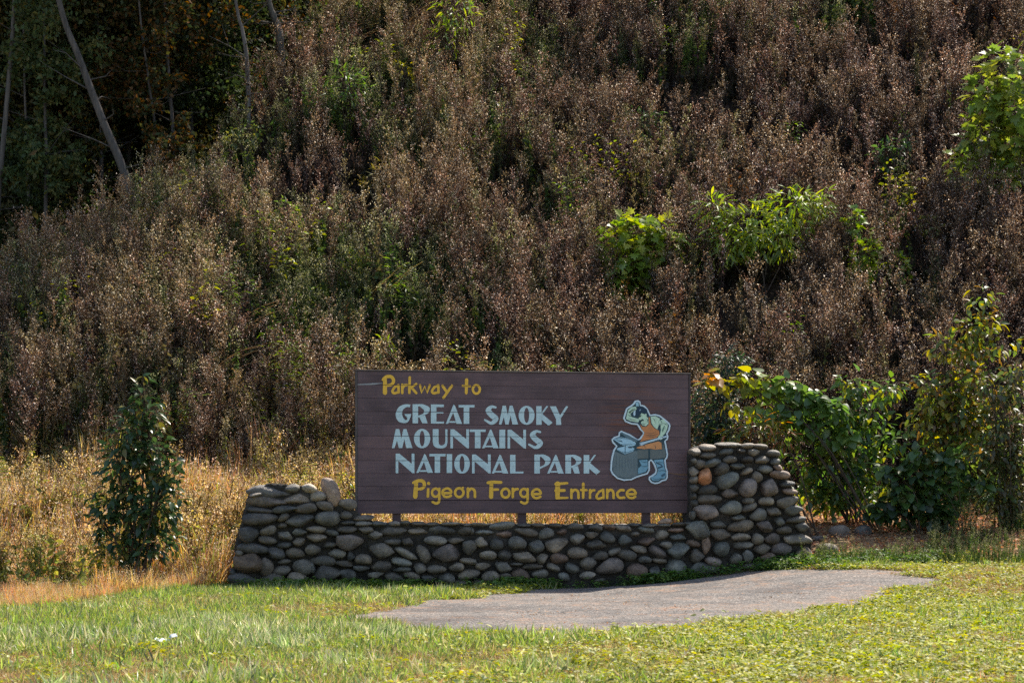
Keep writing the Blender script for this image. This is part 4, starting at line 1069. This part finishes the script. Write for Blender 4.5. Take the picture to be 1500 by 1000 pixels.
# weeds along the foot of the wall and on the bank right of it
n = 2300
u = RNG.uniform(-2.1, 8.6, n); q = .34 + np.abs(RNG.normal(0, .26, n)) * np.where(u > 6, 2.2, 1.0)
X = SO.x + UD.x * u + ND.x * q; Y = SO.y + UD.y * u + ND.y * q
k = (~in_pad(X, Y, .25) | (q < .62)) & (RNG.uniform(0, 1, n) < .10 + .90 * sstep(-.25, .35, vnoise(X, Y, .5, 26)))
X, Y = X[k], Y[k]
scatter('wall_weeds', WALLW, np.column_stack([X, Y, ground(X, Y)]), ryaw(len(X)), RNG.uniform(.3, .85, len(X)), 'low green weeds along the foot of the stone wall', 'weeds', .2)
n = 3000
X = RNG.uniform(4.2, 14, n); Y = RNG.uniform(29.6, 34.5, n)
k = ((X - 5.2) / 1.3) ** 2 + ((Y - 32.0) / 1.7) ** 2 > 1
k &= RNG.uniform(0, 1, n) < .3 + .7 * sstep(-.3, .3, vnoise(X, Y, .8, 28))
X, Y = X[k], Y[k]
scatter('bank_weeds', GREENW, np.column_stack([X, Y, ground(X, Y)]), ryaw(len(X)), RNG.uniform(.10, .28, len(X)), 'dark green weeds on the shaded bank below the right thicket', 'weeds', .2)
# fallen leaves on the bank and the pad
def leaf_bits(seed, n=12, pal=((.38, .16, .08), (.44, .22, .11), (.30, .13, .07), (.5, .34, .20))):
    r = np.random.default_rng(seed); g = Geo()
    a = r.uniform(0, 6.28, n)
    g.stamp(OVATE, np.column_stack([r.normal(0, .16, n), r.normal(0, .16, n), r.uniform(.008, .03, n)]), np.column_stack([np.cos(a), np.sin(a), r.normal(0, .25, n)]), np.column_stack([r.normal(0, .3, n), r.normal(0, .3, n), np.ones(n)]), r.uniform(.03, .08, n), pick(pal, n, .3, r))
    return g.mesh('fallen_leaves', M_WEED)
LIT = variants('fallen_leaf', [leaf_bits(k) for k in range(4)])
n = 6500
X = RNG.uniform(-3, 14, n); Y = RNG.uniform(30.6, 36, n)
k = (Y > 30.4 + .18 * X * (X < 4.6)) & (RNG.uniform(0, 1, n) < .45 + .55 * sstep(4, 5, X))
X, Y = X[k], Y[k]
scatter('leaf_litter', LIT, np.column_stack([X, Y, ground(X, Y)]), ryaw(len(X)), RNG.uniform(.7, 1.2, len(X)), 'orange brown leaf litter on the bank behind the wall', 'leaf litter', .1)
n = 1100
X = RNG.uniform(PADXY[:, 0].min(), PADXY[:, 0].max(), n); Y = RNG.uniform(PADXY[:, 1].min(), PADXY[:, 1].max(), n)
k = in_pad(X, Y) & (vnoise(X, Y, 1.2, 33) > -.15)
X, Y = X[k], Y[k]
scatter('pad_leaves', variants('pad_leaf', [leaf_bits(50 + k, 4, ((.30, .18, .11), (.42, .28, .18), (.2, .12, .08))) for k in range(4)]), np.column_stack([X, Y, ground(X, Y) + .02]), ryaw(len(X)), RNG.uniform(.2, .6, len(X)), 'small dry leaves scattered on the gravel pad', 'leaf litter', .05)

# ------------------------------------------------------------------ shrubs one can tell apart
KEEP = []
LEAFMESH = {}
def leaf_mesh(shape, key, mat):
    kk = (key, mat.name)
    if kk not in LEAFMESH: LEAFMESH[kk] = mesh_np('leaf', shape[0], shape[1], np.ones((len(shape[0]), 3)), False, mat)
    return LEAFMESH[kk]
SHAPES = {'lance': LANCE, 'ovate': OVATE, 'heart': HEART, 'lobed': LOBED, 'diamond': DIAMOND}
def shrub(name, label, base, lobes, shape, L, pal, npart, nmore, mat=None, droop=.2, stems=5, cat='shrub', colf=None, dz=.35, stemc=(.07, .05, .035), Y=None, group=None, shell=.55, stem_r=.014):
    """lobes in photo pixels (cx, cy, rx, ry) at the distance of the base"""
    mat = mat or M_LEAF
    B = hit(*base)
    if Y: B = Vector((base[0] - 750, 0, 0)) / F * Y; B.y = Y; B.z = float(ground(B.x, Y))
    rng = np.random.default_rng(abs(hash(label)) % 1000 if False else sum(map(ord, label)))
    e = empty(name, B, label, cat, group)
    s = B.y / F
    if B.y > 35.5 and name != 'sycamore_sapling': KEEP.append((B.x, B.y, (0.62 if name == 'wild_cherry' else 0.45) * (max(l[0] + l[2] for l in lobes) - min(l[0] - l[2] for l in lobes)) / 2 * s))
    n = npart + nmore
    area = np.array([l[2] * l[3] for l in lobes], float)
    w = rng.choice(len(lobes), n, p=area / area.sum())
    d = unit(rng.normal(size=(n, 3))); rad = rng.uniform(shell ** 3, 1, n) ** (1 / 3.)
    lo = np.array(lobes, float)[w]
    depth = np.minimum(lo[:, 2], lo[:, 3] * 1.4) * .8
    bump = 1 + .22 * np.sin(d[:, 0] * 5 + w) * np.sin(d[:, 2] * 6 + 2 * w)
    px = lo[:, 0] + d[:, 0] * rad * lo[:, 2] * bump; py = lo[:, 1] - d[:, 2] * rad * lo[:, 3] * bump
    P = np.column_stack([(px - 750) * s - B.x, d[:, 1] * rad * depth * s, CH - (py - HZ) * s - B.z])
    P[:, 2] = np.maximum(P[:, 2], .05)
    out = d * [1, 1, .6] + rng.normal(0, .45, (n, 3)); out[:, 2] -= droop
    nor = np.column_stack([rng.normal(0, .45, n), rng.normal(0, .45, n) - .15, np.ones(n)]) + d * .5
    LL = rng.uniform(.65, 1.15, n) * L
    C = pick(pal, n, .22, rng) if colf is None else np.array([colf(a, b, rng) for a, b in zip(px, py)])
    order = np.argsort(P[:, 1])                          # leaves nearest the camera become single parts
    R = frames(out, nor)
    me = leaf_mesh(SHAPES[shape], shape, mat)
    for q in order[:npart]:
        o = bpy.data.objects.new('leaf', me); COL.objects.link(o); o.parent = e
        M = Matrix([[*(R[q][r_] * LL[q]), P[q][r_]] for r_ in range(3)] + [[0, 0, 0, 1]])
        o.matrix_local = M; o.color = (*C[q], 1)
    rest = order[npart:]
    if len(rest):
        g = Geo(); g.stamp(SHAPES[shape], P[rest], out[rest], nor[rest], LL[rest], C[rest])
        fo = g.obj('foliage', mat, e); fo['kind'] = 'stuff'
    for k in range(stems):                               # stems from the foot into each lobe
        l = lobes[k % len(lobes)]
        tip = np.array([(l[0] + rng.uniform(-.5, .5) * l[2] - 750) * s - B.x, rng.normal(0, .25) * l[2] * s, CH - (l[1] - .6 * rng.uniform(0, 1) * l[3] - HZ) * s - B.z])
        foot_ = np.array([rng.normal(0, .07), rng.normal(0, .07), -.05])
        mid = foot_ + (tip - foot_) * .5 + np.array([rng.normal(0, .10), rng.normal(0, .08), .12 * np.linalg.norm(tip - foot_)])
        g = Geo(); pts = catmull([foot_, mid, tip], 4)
        g.tube(pts, stem_r, stem_r * .35, np.array(stemc) * rng.uniform(.8, 1.3), 5)
        # twigs to some leaves
        near = [q for q in np.where(w == k % len(lobes))[0]][: 26]
        for q in near:
            j = rng.integers(len(pts) // 2, len(pts)); g.tube([pts[j], (pts[j] + P[q]) / 2 + [0, 0, .03], P[q]], stem_r * .3, stem_r * .18, np.array(stemc), 3)
        g.obj('stem', M_BARK, e)
    return e

GRN = ((.11, .19, .035), (.08, .15, .03), (.15, .23, .04))
BRI = ((.27, .35, .045), (.20, .28, .04), (.38, .39, .055), (.15, .22, .04))
DKG = ((.05, .09, .028), (.065, .115, .03), (.08, .14, .032), (.04, .07, .025))
shrub('maple_sapling', 'bright green maple-leaved sapling on the hillside above the board right end', (920, 480), [(940, 345, 54, 34), (915, 385, 42, 48), (965, 365, 34, 32), (900, 415, 24, 26)], 'lobed', .20, BRI, 220, 520, shell=.3)
shrub('wild_cherry', 'wide yellow green shrub with drooping narrow leaves, widest on the hillside', (1110, 440), [(1045, 305, 30, 22), (1100, 335, 58, 38), (1165, 305, 55, 32), (1060, 355, 45, 35), (1140, 350, 50, 30), (1200, 300, 20, 22)], 'lance', .22, BRI, 280, 1100, shell=.25)
shrub('maple_sapling', 'thin upright green sapling just right of the wide yellow green shrub', (1262, 460), [(1252, 325, 15, 22), (1266, 375, 24, 34), (1262, 405, 22, 24)], 'lobed', .14, BRI, 90, 220)
shrub('maple_sapling', 'smallest round green sapling in the brown weeds far right of the thin upright one', (1316, 460), [(1315, 395, 16, 24)], 'ovate', .14, BRI, 60, 120)
shrub('sycamore_sapling', 'tall sycamore sapling with big pale green leaves at the right edge of the hillside', (1440, 335), [(1478, 100, 42, 36), (1445, 140, 26, 36), (1488, 155, 40, 42), (1440, 195, 34, 32), (1485, 205, 36, 36), (1412, 245, 24, 28), (1470, 255, 30, 26)], 'lobed', .27, ((.26, .31, .055), (.20, .27, .05), (.36, .37, .07), (.15, .21, .045)), 240, 360, shell=.4)
shrub('young_tree', 'yellow green leafy sapling at the top middle edge of the hillside', (655, 145), [(668, 15, 30, 30), (650, 60, 24, 32), (640, 90, 14, 22)], 'lance', .20, BRI, 80, 200)
shrub('young_tree', 'green sapling with pale narrow leaves in tan weeds at upper left centre', (500, 215), [(508, 125, 32, 28), (488, 152, 26, 22)], 'lance', .20, GRN, 80, 160)
shrub('yellow_shrub', 'small yellow shrub right of the upper left narrow-leaved sapling', (592, 175), [(590, 112, 16, 26)], 'ovate', .12, ((.30, .25, .04), (.25, .24, .04)), 40, 80)
shrub('yellow_shrub', 'ochre yellow shrub with hanging narrow leaves in the middle left weeds', (558, 310), [(560, 258, 28, 22), (548, 270, 16, 18)], 'lance', .16, ((.26, .20, .04), (.20, .18, .04)), 50, 90)
shrub('holly_bush', 'glossy green and white glinting bush below the dark wood at far left', (128, 400), [(122, 332, 26, 26), (148, 345, 20, 26)], 'ovate', .13, ((.07, .14, .06), (.10, .18, .08), (.16, .22, .12)), 70, 220, M_WAXY)
shrub('young_tree', 'narrow dark green sapling on the left hillside under the tan weeds', (408, 410), [(418, 308, 13, 18), (404, 345, 17, 26)], 'ovate', .12, GRN, 40, 100)
shrub('sumac', 'small bright green sumac directly above the left part of the sign', (566, 595), [(564, 515, 12, 24)], 'lance', .16, BRI, 30, 60)
shrub('young_tree', 'slim dark green sapling high above the middle of the sign', (720, 215), [(720, 165, 10, 24)], 'ovate', .12, DKG, 20, 60)
shrub('orange_shrub', 'small orange leaved shrub above the wide yellow green shrub', (1082, 320), [(1082, 262, 24, 16), (1060, 272, 12, 10)], 'ovate', .11, ((.36, .15, .03), (.30, .13, .03)), 40, 40)
shrub('yellow_shrub', 'yellow flecked shrub in brown weeds below the sycamore sapling', (1365, 395), [(1362, 330, 18, 16)], 'ovate', .12, ((.28, .27, .05), (.12, .16, .04)), 30, 50)
shrub('green_shrub', 'dim green shrub in upper right hillside weeds', (940, 240), [(940, 182, 34, 24)], 'lance', .16, DKG, 40, 140)
shrub('green_shrub', 'dim green shrub on the left skyline beside the dark wood', (238, 320), [(240, 255, 30, 22), (265, 270, 22, 20)], 'ovate', .13, ((.07, .12, .04), (.10, .15, .05)), 40, 160)
shrub('green_shrub', 'green and yellow shrub high on the left skyline of the hillside', (365, 260), [(365, 195, 26, 16), (345, 205, 18, 14)], 'ovate', .13, ((.10, .15, .04), (.22, .22, .05)), 40, 110)
shrub('green_shrub', 'dark green shrub in shade left of the sycamore sapling', (1305, 300), [(1300, 232, 22, 26), (1320, 215, 18, 20)], 'ovate', .14, DKG, 40, 140)
# right hand thicket
MIXG = ((.07, .125, .03), (.10, .165, .035), (.14, .21, .035), (.27, .25, .04), (.09, .14, .04), (.18, .23, .04))
def arcs(base, tips, r, n=4, t0=.45):
    out = []
    for tx, ty in tips:
        mx, my = base[0] + (tx - base[0]) * .35, base[1] + (ty - base[1]) * .95
        for t in np.linspace(t0, 1, n):
            x = (1 - t) ** 2 * base[0] + 2 * t * (1 - t) * mx + t * t * tx; y = (1 - t) ** 2 * base[1] + 2 * t * (1 - t) * my + t * t * ty
            out.append((x, y, r * random.uniform(.8, 1.5), r * random.uniform(.55, .95)))
    return out
def vine_col(px, py, r):
    t = np.clip((px - 1035) / 150, 0, 1) + r.normal(0, .10)
    c = np.array((.38, .18, .04)) if t < .05 else (np.array((.34, .31, .04)) if t < .38 else (np.array((.20, .26, .04)) if t < .65 else np.array((.11, .18, .04))))
    return c * r.uniform(.8, 1.2)
shrub('dark_bush', 'dark small-leaved bush rising behind the right end of the sign', (1062, 735), [(1050, 605, 40, 52), (1070, 540, 30, 30), (1060, 660, 40, 45)], 'ovate', .085, ((.03, .058, .024), (.04, .07, .026), (.025, .045, .02)), 120, 2600, M_LEAF, stems=6, Y=33.6, shell=.3)
shrub('green_thicket', 'big sprawling green bush with large oval leaves right of the wall', (1250, 775), arcs((1240, 770), [(1112, 606), (1150, 580), (1185, 620), (1138, 668), (1225, 600), (1280, 606), (1318, 640), (1195, 690), (1262, 690), (1318, 712), (1165, 720), (1300, 570), (1250, 560)], 22, 5, .35), 'ovate', .17, MIXG, 300, 1400, stems=11, Y=33.0, droop=.35, shell=.1)
shrub('redbud_shrub', 'arching shrub with round leaves turning yellow and orange beside the sign right edge', (1280, 765), arcs((1280, 760), [(1040, 553), (1068, 594), (1098, 552), (1150, 562), (1125, 600), (1195, 585)], 14, 7, .45), 'heart', .18, GRN, 290, 140, stems=6, colf=vine_col, Y=32.4, cat='shrub', shell=.05, droop=.5)
shrub('orange_sumac', 'narrow-leaved branch with orange and yellow leaves just above the right wall end', (1200, 770), [(1075, 634, 22, 12), (1110, 628, 36, 20), (1145, 640, 30, 16)], 'lance', .15, ((.34, .25, .03), (.40, .15, .03), (.12, .18, .035), (.20, .22, .04)), 160, 160, stems=4, Y=32.0)
shrub('yellowing_bush', 'tall yellowing bush with oval leaves at the right edge beyond the wall', (1400, 775), arcs((1405, 770), [(1352, 560), (1380, 505), (1418, 478), (1442, 430), (1470, 505), (1484, 560), (1335, 612), (1400, 590), (1440, 615), (1370, 640), (1450, 470), (1360, 590)], 23, 5, .35), 'ovate', .16, ((.26, .25, .04), (.33, .28, .04), (.14, .19, .04), (.10, .15, .035), (.22, .13, .04), (.12, .17, .035)), 290, 1350, stems=10, Y=33.4, droop=.35, shell=.1)
shrub('green_thicket', 'deep green lower bush with heart-shaped leaves under the yellowing bush at the right', (1345, 790), arcs((1345, 785), [(1298, 690), (1285, 745), (1345, 660), (1400, 672), (1432, 705), (1385, 745), (1320, 730), (1360, 710)], 20, 4, .5), 'heart', .17, DKG + ((.10, .16, .035),), 250, 450, stems=8, Y=32.2, droop=.35, shell=.1)
def fronds(name, label, base, tips, L, pal, Y=None, cat='fern'):
    B = hit(*base)
    if Y: B = Vector(((base[0] - 750) / F * Y, Y, 0)); B.z = float(ground(B.x, Y))
    e = empty(name, B, label, cat); s = B.y / F; r = np.random.default_rng(len(label))
    for tx, ty in tips:
        tip = np.array([(tx - 750) * s - B.x, r.normal(-.1, .12), CH - (ty - HZ) * s - B.z])
        pts = catmull([np.array([0, 0, 0.]), tip * .5 + np.array([0, 0, .22 * np.linalg.norm(tip)]), tip], 8)
        g = Geo(); g.tube(pts, .008, .003, (.09, .07, .03), 4)
        k = np.arange(4, len(pts)); k = np.concatenate([k, k])
        sd = np.concatenate([np.ones(len(k) // 2), -np.ones(len(k) // 2)])
        d = np.gradient(pts, axis=0)[k]; side = unit(np.cross(d, [0, 0, 1])) * sd[:, None]
        g.stamp(LANCE, pts[k], side + unit(d) * .5 - [0, 0, .15], np.tile([0, -.2, 1.], (len(k), 1)), L * r.uniform(.8, 1.1, len(k)), pick(pal, len(k), .2, r))
        g.obj('frond', M_LEAF, e)
    return e
fronds('fern', 'green feather-leaved sumac fronds low in the right hand thicket', (1410, 790), [(1375, 712), (1400, 692), (1432, 700), (1446, 722), (1410, 735), (1385, 740)], .14, ((.06, .12, .035), (.08, .15, .04)), 31.8, 'sumac')
shrub('brown_vine', 'brownish olive vine tangle at the far right edge', (1475, 810), arcs((1480, 800), [(1450, 560), (1490, 540), (1475, 620), (1440, 660), (1495, 660), (1450, 720), (1490, 730)], 24, 5, .3), 'ovate', .13, ((.10, .09, .035), (.14, .11, .04), (.08, .11, .035), (.11, .15, .04)), 200, 1300, stems=7, Y=32.5, shell=.1)
# left hand
shrub('evergreen_bush', 'dark glossy evergreen bush standing alone left of the wall', (200, 864), [(178, 800, 42, 24), (222, 800, 42, 26), (168, 735, 36, 34), (232, 740, 38, 38), (200, 745, 40, 40), (182, 680, 36, 38), (222, 665, 36, 36), (200, 640, 38, 38), (212, 605, 28, 30), (208, 572, 13, 24), (245, 700, 24, 26), (150, 770, 22, 22)], 'ovate', .15, ((.042, .075, .026), (.06, .10, .03), (.03, .055, .022), (.05, .085, .028), (.045, .08, .03), (.05, .085, .03), (.16, .14, .035)), 300, 1250, M_WAXY, stems=12, stem_r=.018, droop=.22, shell=.15)
fronds('sumac', 'yellow green sumac fronds in golden grass at the far left edge', (25, 790), [(5, 670), (45, 662), (60, 690), (-10, 700), (30, 705), (55, 720), (10, 735)], .17, ((.24, .27, .04), (.30, .30, .05), (.16, .21, .04)), None, 'sumac')
fronds('sumac', 'yellow green plant with feathery leaves behind the left wall end', (452, 745), [(430, 690), (455, 680), (478, 692), (440, 705), (470, 710)], .12, ((.28, .30, .04), (.22, .26, .04)), 31.5, 'sumac')
shrub('young_plant', 'small light green sapling between the evergreen bush and the wall', (322, 852), [(318, 815, 16, 28), (330, 800, 8, 16)], 'ovate', .09, ((.15, .20, .05), (.22, .26, .06)), 30, 40, cat='plant', stems=3)
shrub('young_plant', 'orange leaved seedling in the golden grass left of the evergreen bush', (92, 860), [(92, 822, 18, 12)], 'ovate', .09, ((.42, .20, .03), (.40, .28, .04)), 24, 20, cat='plant', stems=3)
shrub('young_plant', 'yellow flowered plant behind the gap between wall and sign', (508, 755), [(508, 710, 14, 18), (500, 735, 14, 10)], 'ovate', .07, ((.45, .32, .03), (.24, .28, .04)), 30, 60, cat='plant', stems=3, Y=31.6)

# ------------------------------------------------------------------ the dark wood at upper left
def tree(label, base, path, r0, crown, leafpal, Y, nleaf=2600, name='forest_tree', low=None, bark=(.085, .072, .062), group=None):
    """path: trunk in photo pixels at distance Y; crown: list of (dx, dz, r) ellipsoids in metres above the last trunk point"""
    bx = (base - 750) / F * Y; B = Vector((bx, Y, float(ground(bx, Y)) - .1))
    e = empty(name, B, label, 'tree', group); r = np.random.default_rng(sum(map(ord, label)))
    pts = [np.array([0, 0, 0.])] + [np.array(at(px, py, Y) - B) for px, py in path]
    d = unit(pts[-1] - pts[-2]); d = unit(d * [.5, .5, 1])
    top = pts[-1] + d * 6.0
    pts += [pts[-1] + d * 3.0, top]
    C = catmull(pts, 6)
    g = Geo(); g.tube(C, r0, r0 * .35, bark, 9)
    for k in range(6):                                   # limbs
        q = pts[-2] + (top - pts[-2]) * r.uniform(0, .9); a = r.uniform(0, 6.28)
        v = np.array([math.cos(a), math.sin(a), .7]) * r.uniform(1.5, 3.0)
        g.tube([q, q + v * .5 + [0, 0, .1], q + v], r0 * .35, r0 * .08, bark, 5)
    for k in range(9):                                   # twigs on the lower trunk
        q = C[int(r.integers(3, max(4, len(C) * 2 // 3)))]; a = r.uniform(0, 6.28); L = r.uniform(.4, 1.3)
        v = np.array([math.cos(a) * L, math.sin(a) * L, r.uniform(-.1, .7) * L])
        w_ = q + v * .5 + r.normal(0, .06, 3)
        g.tube([q, w_, q + v], r0 * .16 + .006, .004, bark, 4)
        g.tube([w_, w_ + v * .4 + r.normal(0, .15, 3)], .007, .003, bark, 3)
    g.obj('trunk', M_BARK, e, True)
    g = Geo(); n = nleaf
    cl = [(top[0] + c[0], c[3] if len(c) > 3 else 0, top[2] + c[1], c[2]) for c in crown]
    if low: cl += [(np.array(at(px, py, Y) - B)[0], dy, np.array(at(px, py, Y) - B)[2], rr) for px, py, rr, dy in low]
    if low:
        for q in range(3):
            z_ = C[int(r.integers(4, len(C) // 2 + 2))]; cl.append((z_[0] + r.normal(0, .3), -.7, z_[2], r.uniform(.35, .6)))
    for cx, cy, cz, rr in cl:
        m = int(2.0 * n * (rr / 3.0) ** 1.5)
        nk = max(6, int(9 * rr))
        ck = unit(r.normal(size=(nk, 3))) * (r.uniform(.3, 1, (nk, 1)) ** .5) * rr * [1, 1, .75]
        P = np.array([cx, cy, cz]) + ck[r.integers(0, nk, m)] + r.normal(0, rr * .16, (m, 3))
        g.stamp(DIAMOND, P, r.normal(size=(m, 3)) - [0, 0, .3], r.normal(size=(m, 3)) + [0, 0, .8], r.uniform(.09, .17, m), pick(leafpal, m, .3, r))
    g.obj('crown', M_WOOD, e)
    return e
FG = ((.04, .06, .02), (.055, .075, .02), (.03, .05, .02))
FO = ((.04, .06, .02), (.13, .075, .02), (.08, .08, .02), (.045, .055, .02), (.17, .085, .018))
BIG = [(0, 0, 3.6), (-2.2, -2, 2.8, 1), (2.2, -1.5, 2.8, -1), (.5, 2, 2.6, 1.5)]
tree('thick grey trunk leaning left out of the weeds at the upper left', 222, [(186, 265), (151, 178), (117, 88), (86, 0)], .105, BIG, FG, 43.6)
tree('slim pale double trunk right of the thick leaning trunk', 258, [(255, 225), (247, 110), (241, 0)], .05, BIG, FO, 46.5, low=[(270, 30, 1.2, 1), (220, 20, 1.0, .5)])
tree('very thin trunk between the leaning trunk and the double trunk', 232, [(229, 220), (218, 120), (205, 20)], .035, BIG[:2], FO, 46.0, low=[(200, 95, .9, .5), (170, 110, .8, 0)])
tree('thin grey trunk leaning left near the top of the weeds', 366, [(362, 98), (355, 45), (345, 0)], .055, BIG, FG, 45.6, bark=(.12, .105, .095))
tree('short thick grey trunk highest on the left skyline', 420, [(410, 60), (401, 25), (392, -10)], .11, BIG, FG, 48.6, bark=(.10, .09, .08))
tree('slender pale trunk with its own leafy crown at the far left', 70, [(67, 330), (68, 240), (66, 160)], .05, [(0, -4.5, 1.2)], ((.07, .10, .035), (.09, .12, .04), (.13, .12, .035)), 45.0, 3000, low=[(62, 110, .75, 0), (80, 165, .6, 0), (45, 190, .6, .3), (90, 220, .5, .2), (50, 250, .5, 0)])
tree('thin dark trunk left of the slender pale trunk', 42, [(42, 300), (40, 220), (36, 120)], .04, BIG[:2], FG, 46.5, low=[(20, 250, .8, .5)])
tree('thin pale trunk low behind the thick leaning trunk', 150, [(150, 265), (149, 225), (146, 150)], .03, BIG[:1], FO, 47.5, low=[(140, 110, 1.0, .5)])
tree('bare branching trunk leaning in from the left edge', -20, [(-5, 330), (10, 150), (20, 20)], .07, BIG, FG, 44.5)
r = np.random.default_rng(5)
k = 0
PALS = [FG, FO, FG, ((.06, .055, .018), (.10, .085, .02), (.045, .06, .02))]
wood = []
for row, (Yr, n_) in enumerate(((50, 9), (55, 10), (61, 9))):
    for q in range(n_):
        bx = -60 + (560 if row else 430) * (q + r.uniform(.15, .85)) / n_ - 60
        X_ = (bx - 750) / F * Yr
        if Yr < np.interp(X_, CX, CY) + 2.0: continue
        wood.append((bx, Yr + r.uniform(-1.5, 1.5)))
proto = {}
for k, (bx, Yr) in enumerate(wood):
    v = k % 4
    if v not in proto:
        lows = [(bx + r.uniform(-70, 70), -40 + 330 * (i_ + r.uniform(0, 1)) / 6, r.uniform(1.1, 1.9), r.uniform(-1, 1)) for i_ in range(7)]
        zt = HZ - (float(ground((bx - 750) / F * Yr, Yr)) + 7 - CH) * F / Yr
        proto[v] = tree(['plain green leaved tree deep in the dark wood', 'rust flecked tree deep in the dark wood', 'dull bottle green tree deep in the dark wood', 'olive and brown tree deep in the dark wood'][v], bx, [(bx + 4, zt + 220), (bx - 6, zt)], r.uniform(.06, .11), BIG, PALS[v], Yr, 2400, low=lows, group='trees deep in the dark wood')
        continue
    p0 = proto[v]; c = p0.copy(); COL.objects.link(c)
    x = (bx - 750) / F * Yr
    c.location = (x, Yr, float(ground(x, Yr)) - .1); c.rotation_euler = (0, 0, r.uniform(0, 6.28)); sc_ = r.uniform(.85, 1.15); c.scale = (sc_, sc_, sc_)
    for ch in p0.children:
        d_ = ch.copy(); COL.objects.link(d_); d_.parent = c
# undergrowth of the wood: a far mass of leaves
def under(seed, pal):
    r = np.random.default_rng(seed); g = Geo(); m = 420
    P = r.normal(0, 1, (m, 3)) * [.6, .6, .45] + [0, 0, .9]
    g.stamp(DIAMOND, P, r.normal(size=(m, 3)), r.normal(size=(m, 3)) + [0, 0, .8], r.uniform(.08, .16, m), pick(pal, m, .3, r))
    return g.mesh('undergrowth', M_WOOD)
UND = variants('undergrowth', [under(k, PALS[k % 4]) for k in range(6)])
n = 5200
X = RNG.uniform(-32, 2, n); Y = RNG.uniform(42, 84, n)
k = (Y > np.interp(X, CX, CY) + 1.5 + 4.5 * sstep(-9.5, -7, X)) & (X < -.045 * Y - 1.0) & (X > -.27 * Y - 4)
X, Y = X[k], Y[k]
scatter('forest_undergrowth', UND, np.column_stack([X, Y, ground(X, Y)]), ryaw(len(X)), RNG.uniform(.7, 1.6, len(X)), 'dark leafy undergrowth filling the wood behind the trunks', 'undergrowth', .1)

# ---- the dry weeds of the hillside, kept clear of the shrubs
for nm, lib, n, dens, lab in (
    ('brown_weeds', BROWN, 17000, lambda X, Y: foot(X, Y) * gap(X, Y, 1) * (.35 + .65 * sstep(-.5, .3, kind(X, Y, 40))), 'brown dried weeds with pale fluffy seed heads covering the hillside'),
    ('purple_weeds', PURPLE, 10000, lambda X, Y: foot(X, Y) * gap(X, Y, 1) * (.2 + .8 * sstep(0, .6, kind(X, Y, 50) + .07 * X - .15)), 'dark purplish dried weeds filling the shaded parts of the hillside'),
    ('tan_weeds', TAN, 9500, lambda X, Y: foot(X, Y) * gap(X, Y, 1) * sstep(-.05, .6, kind(X, Y, 60) - .09 * (X + 2.5)), 'tan dried weeds with sunlight put into their colour on the left shoulder of the hillside'),
    ('olive_weeds', OLIVE, 9500, lambda X, Y: foot(X, Y) * gap(X, Y, 1) * sstep(-.05, .5, kind(X, Y, 70) - .05 * X), 'olive half dead weeds mixed through the hillside'),
    ('low_dark_weeds', LOWD, 9000, foot, 'low dark dead growth covering the soil between the tall weeds'),
    ('rust_weeds', RUST, 2600, lambda X, Y: foot(X, Y) * sstep(.35, .8, kind(X, Y, 95)), 'rust brown weeds in scattered patches of the hillside'),
    ('green_sprigs', SPRIG, 900, lambda X, Y: foot(X, Y) * np.clip(.10 + .9 * sstep(.1, .6, kind(X, Y, 85)) * sstep(2, -4, X) + .25 * sstep(.4, .8, kind(X, Y, 87)), 0, 1), 'small sunlit green and yellow sprigs among the dry hillside weeds'),
    ('green_weeds', GREENW, 9000, lambda X, Y: foot(X, Y) * np.maximum(sstep(.05, .5, kind(X, Y, 80) - .05 * X), .7 * sstep(.75, .35, np.abs(Y - np.interp(X, CX, CY) + 2.2) / 2.5) * (X < -1)), 'dull green weeds low among the dry hillside growth')):
    P, X, Y = hill_points(int(n * 1.27), -23, 24, 34.5, 61, dens)
    scatter(nm, lib, P, ryaw(len(X)), scale_for(X, Y), lab, 'weeds', .10)
P, X, Y = hill_points(700, -14, -2, 37, 52, lambda X, Y: sstep(.35, .7, kind(X, Y, 90)))
scatter('bent_stalks', STRAND, P + [0, 0, .3], RNG.normal(.2, .5, len(X)), scale_for(X, Y), 'pale bent over stalks leaning across the left hillside weeds', 'stalks', .08)

# ------------------------------------------------------------------ small litter
bm = bmesh.new()
for k in range(9):
    for j in range(4):
        bm.verts.new((k * .03 - .12, j * .035 - .05 + .01 * math.sin(k * 2.1), .02 * abs(math.sin(k * 1.7 + j)) + .01 * k * (k > 5)))
bm.verts.ensure_lookup_table()
for k in range(8):
    for j in range(3): bm.faces.new([bm.verts[i_] for i_ in (k * 4 + j, k * 4 + j + 4, k * 4 + j + 5, k * 4 + j + 1)])
me = bpy.data.meshes.new('litter_paper'); bm.to_mesh(me); bm.free(); me.materials.append(paint_mat('white_paper', (.50, .54, .56)))
o = link(bpy.data.objects.new('litter_paper', me)); tag(o, 'crumpled white paper scrap lying in the left foreground lawn', 'litter')
o.location = hit(242, 950) + Vector((0, 0, .07)); o.rotation_euler = (.25, .1, .35); o.scale = (.8, .8, .7); o.modifiers.new('thickness', 'SOLIDIFY').thickness = .003
